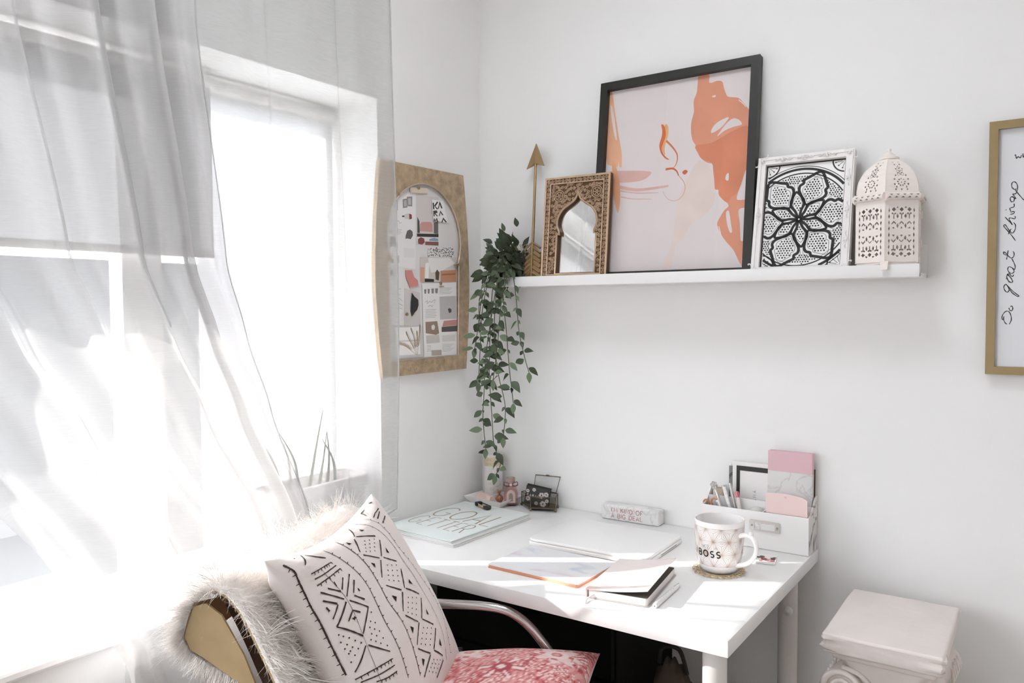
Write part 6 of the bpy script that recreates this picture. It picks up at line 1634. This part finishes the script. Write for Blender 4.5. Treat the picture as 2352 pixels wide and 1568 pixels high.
# red patterned cushion
RW, RH, RT = .400, .450, .070
RM = CH @ T(.252, .218, .575) @ RX(5.0) @ RY(-8.0)
red = thing('red_cushion', 'red and pink star patterned cushion lying on the chair seat', 'cushion', matrix=RM)
n = 150; S = n+1
def cc(i): return math.sin((i/n*2-1)*PI/2)
def mixc(a, b, t): return tuple(a[i]+(b[i]-a[i])*t for i in range(3))
C_w, C_p, C_r, C_d, C_o = (srgb(h) for h in ('#f0dcd8', '#e3a5a2', '#cf6a6c', '#b03f4d', '#d47a6c'))
def star_r(a, n_, r0, r1):
    t = (a*n_/(2*PI)) % 1.0; t = abs(t-.5)*2
    return r0+(r1-r0)*t
def pattern(x, y):
    Pd = .165
    gx, gy = x/Pd, y/Pd
    best = None
    ix, iy = round(gx), round(gy); dx, dy = (gx-ix)*Pd, (gy-iy)*Pd
    r = math.hypot(dx, dy); a = math.atan2(dy, dx)
    ex, ey = (gx-math.floor(gx)-.5)*Pd, (gy-math.floor(gy)-.5)*Pd
    r2 = math.hypot(ex, ey); a2 = math.atan2(ey, ex)
    if r < star_r(a, 8, .026, .046):
        if r < .010: return C_r if r > .006 else C_p
        if r < .020: return C_w
        if abs(r-.026) < .004 and math.cos(4*a) > .6: return C_r
        return mixc(C_w, C_p, .15) if r > .030 else mixc(C_w, C_p, .3)
    if r2 < star_r(a2, 6, .018, .044):
        k = math.cos(6*a2)
        if r2 < .008: return C_w
        if r2 < .018: return C_d
        return C_w if k > .75 else (C_d if k > .1 else C_r)
    k = math.sin(8*a+r*240)*math.cos(r2*300+6*a2)
    k2 = math.sin(x*310+3*math.sin(y*120))*math.sin(y*290+3*math.sin(x*140))
    if k2 > .55: return C_w
    if k > .45: return C_p
    if k < -.45: return C_d if k2 < 0 else C_o
    return C_r if k2 > -.1 else mixc(C_p, C_r, .4)
vt, ft, ct = [], [], []
for j in range(S):
    for i in range(S):
        p = pillow_pt(cc(i), cc(j), 1, RW, RH, RT, .10)
        vt.append(tuple(p)); ct.append(pattern(p.x+.03, p.y+.02))
for j in range(n):
    for i in range(n):
        a = j*S+i; ft.append((a, a+1, a+S+1, a+S))
o = MB().add(vt, ft).build('printed_front', attr_mat('printed_cotton', .85, .2), red, 180)
ca = o.data.color_attributes.new('Col', 'FLOAT_COLOR', 'POINT')
ca.data.foreach_set('color', [c for q in ct for c in (*q, 1.0)])
v, f = pillow_mesh(RW, RH, RT, .10, 30)
MB().add(v[31*31:], [tuple(i-31*31 for i in q) for q in f if q[0] >= 31*31]).build('plain_back', mat('cream_cotton', '#e8dcd8', .9), red, 180)
rim = []
for k in range(0, 121):
    t = k/120*4; s_ = int(t) % 4; q = (t-int(t))*2-1
    u, w_ = ((q, -1), (1, q), (-q, 1), (-1, -q))[s_]
    rim.append(tuple(pillow_pt(u, w_, 1, RW, RH, RT, .10)))
MB().tube(rim[:-1], .0016, 5, closed=True).build('seam', mat('seam_pink', '#d9a19f', .8), red, 180)

# ------------------------------------------------------------------ under the desk
unit = thing('shadow_block', 'added black block standing in for the deep shadow under the desk', 'shadow block', matrix=T(0, 0, 0))  # black block with drawer shapes, added to darken the space below the desk
M_blk = mat('shadow_black', '#0b0b0a', .8, spec=.2)
MB().box((.100, -.320, .0), (.600, -.014, .700)).build('block_body', M_blk, unit)
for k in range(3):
    dr = MB().rbox((.104, -.336, .02+k*.226), (.596, -.321, .238+k*.226), .002).build('block_front', M_blk, unit)
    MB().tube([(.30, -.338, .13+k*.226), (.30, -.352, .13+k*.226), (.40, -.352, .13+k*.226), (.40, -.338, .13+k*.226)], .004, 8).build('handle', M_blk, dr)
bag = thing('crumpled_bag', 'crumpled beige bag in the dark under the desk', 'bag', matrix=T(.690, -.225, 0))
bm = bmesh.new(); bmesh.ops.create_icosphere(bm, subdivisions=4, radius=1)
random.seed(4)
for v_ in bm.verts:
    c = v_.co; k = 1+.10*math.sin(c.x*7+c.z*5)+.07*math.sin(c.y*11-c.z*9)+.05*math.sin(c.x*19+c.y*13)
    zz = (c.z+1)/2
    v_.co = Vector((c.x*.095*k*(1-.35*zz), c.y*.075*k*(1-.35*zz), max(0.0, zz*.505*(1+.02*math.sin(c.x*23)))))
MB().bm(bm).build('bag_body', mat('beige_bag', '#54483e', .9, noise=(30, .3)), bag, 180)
MB().tube(catmull([(-.03, 0, .49), (-.02, -.01, .53), (.02, -.01, .535), (.035, 0, .48)], 6), .005, 6).build('bag_handle', mat('dark_strap', '#2e2823', .8), bag, 180)

# ------------------------------------------------------------------ planter behind the curtain
pl = thing('window_planter', 'white rounded planter on the window sill behind the sheer curtain', 'planter', matrix=T(-.058, -.590, WZ0+.0185))
def rr(w, d, z, r): 
    pts = []
    for cx_, cy_, a0 in ((w/2-r, d/2-r, 0), (-w/2+r, d/2-r, 90), (-w/2+r, -d/2+r, 180), (w/2-r, -d/2+r, 270)):
        for i in range(6): a = math.radians(a0+18*i); pts.append((cx_+r*math.cos(a), cy_+r*math.sin(a), z))
    return pts
loft([rr(.085, .26, 0, .03), rr(.100, .285, .135, .035), rr(.108, .295, .137, .036), rr(.108, .295, .165, .036), rr(.098, .285, .167, .033), rr(.094, .28, .140, .03)]).build('planter', M_ceram, pl, 40)
for i in range(7):
    a = random.uniform(-1, 1)
    y_ = -.10+.028*i; hgt = random.uniform(.12, .22)
    pts = catmull([(0, y_, .13), (.01, y_+.02*a, .13+hgt*.55), (.0, y_+.06*a, .13+hgt)], 5)
    MB().tube(pts, [.006*(1-.85*k/(len(pts)-1)) for k in range(len(pts))], 6, flat=.3).build('strap_leaf', mat('pale_leaf', '#8b9484', .6), pl, 180)
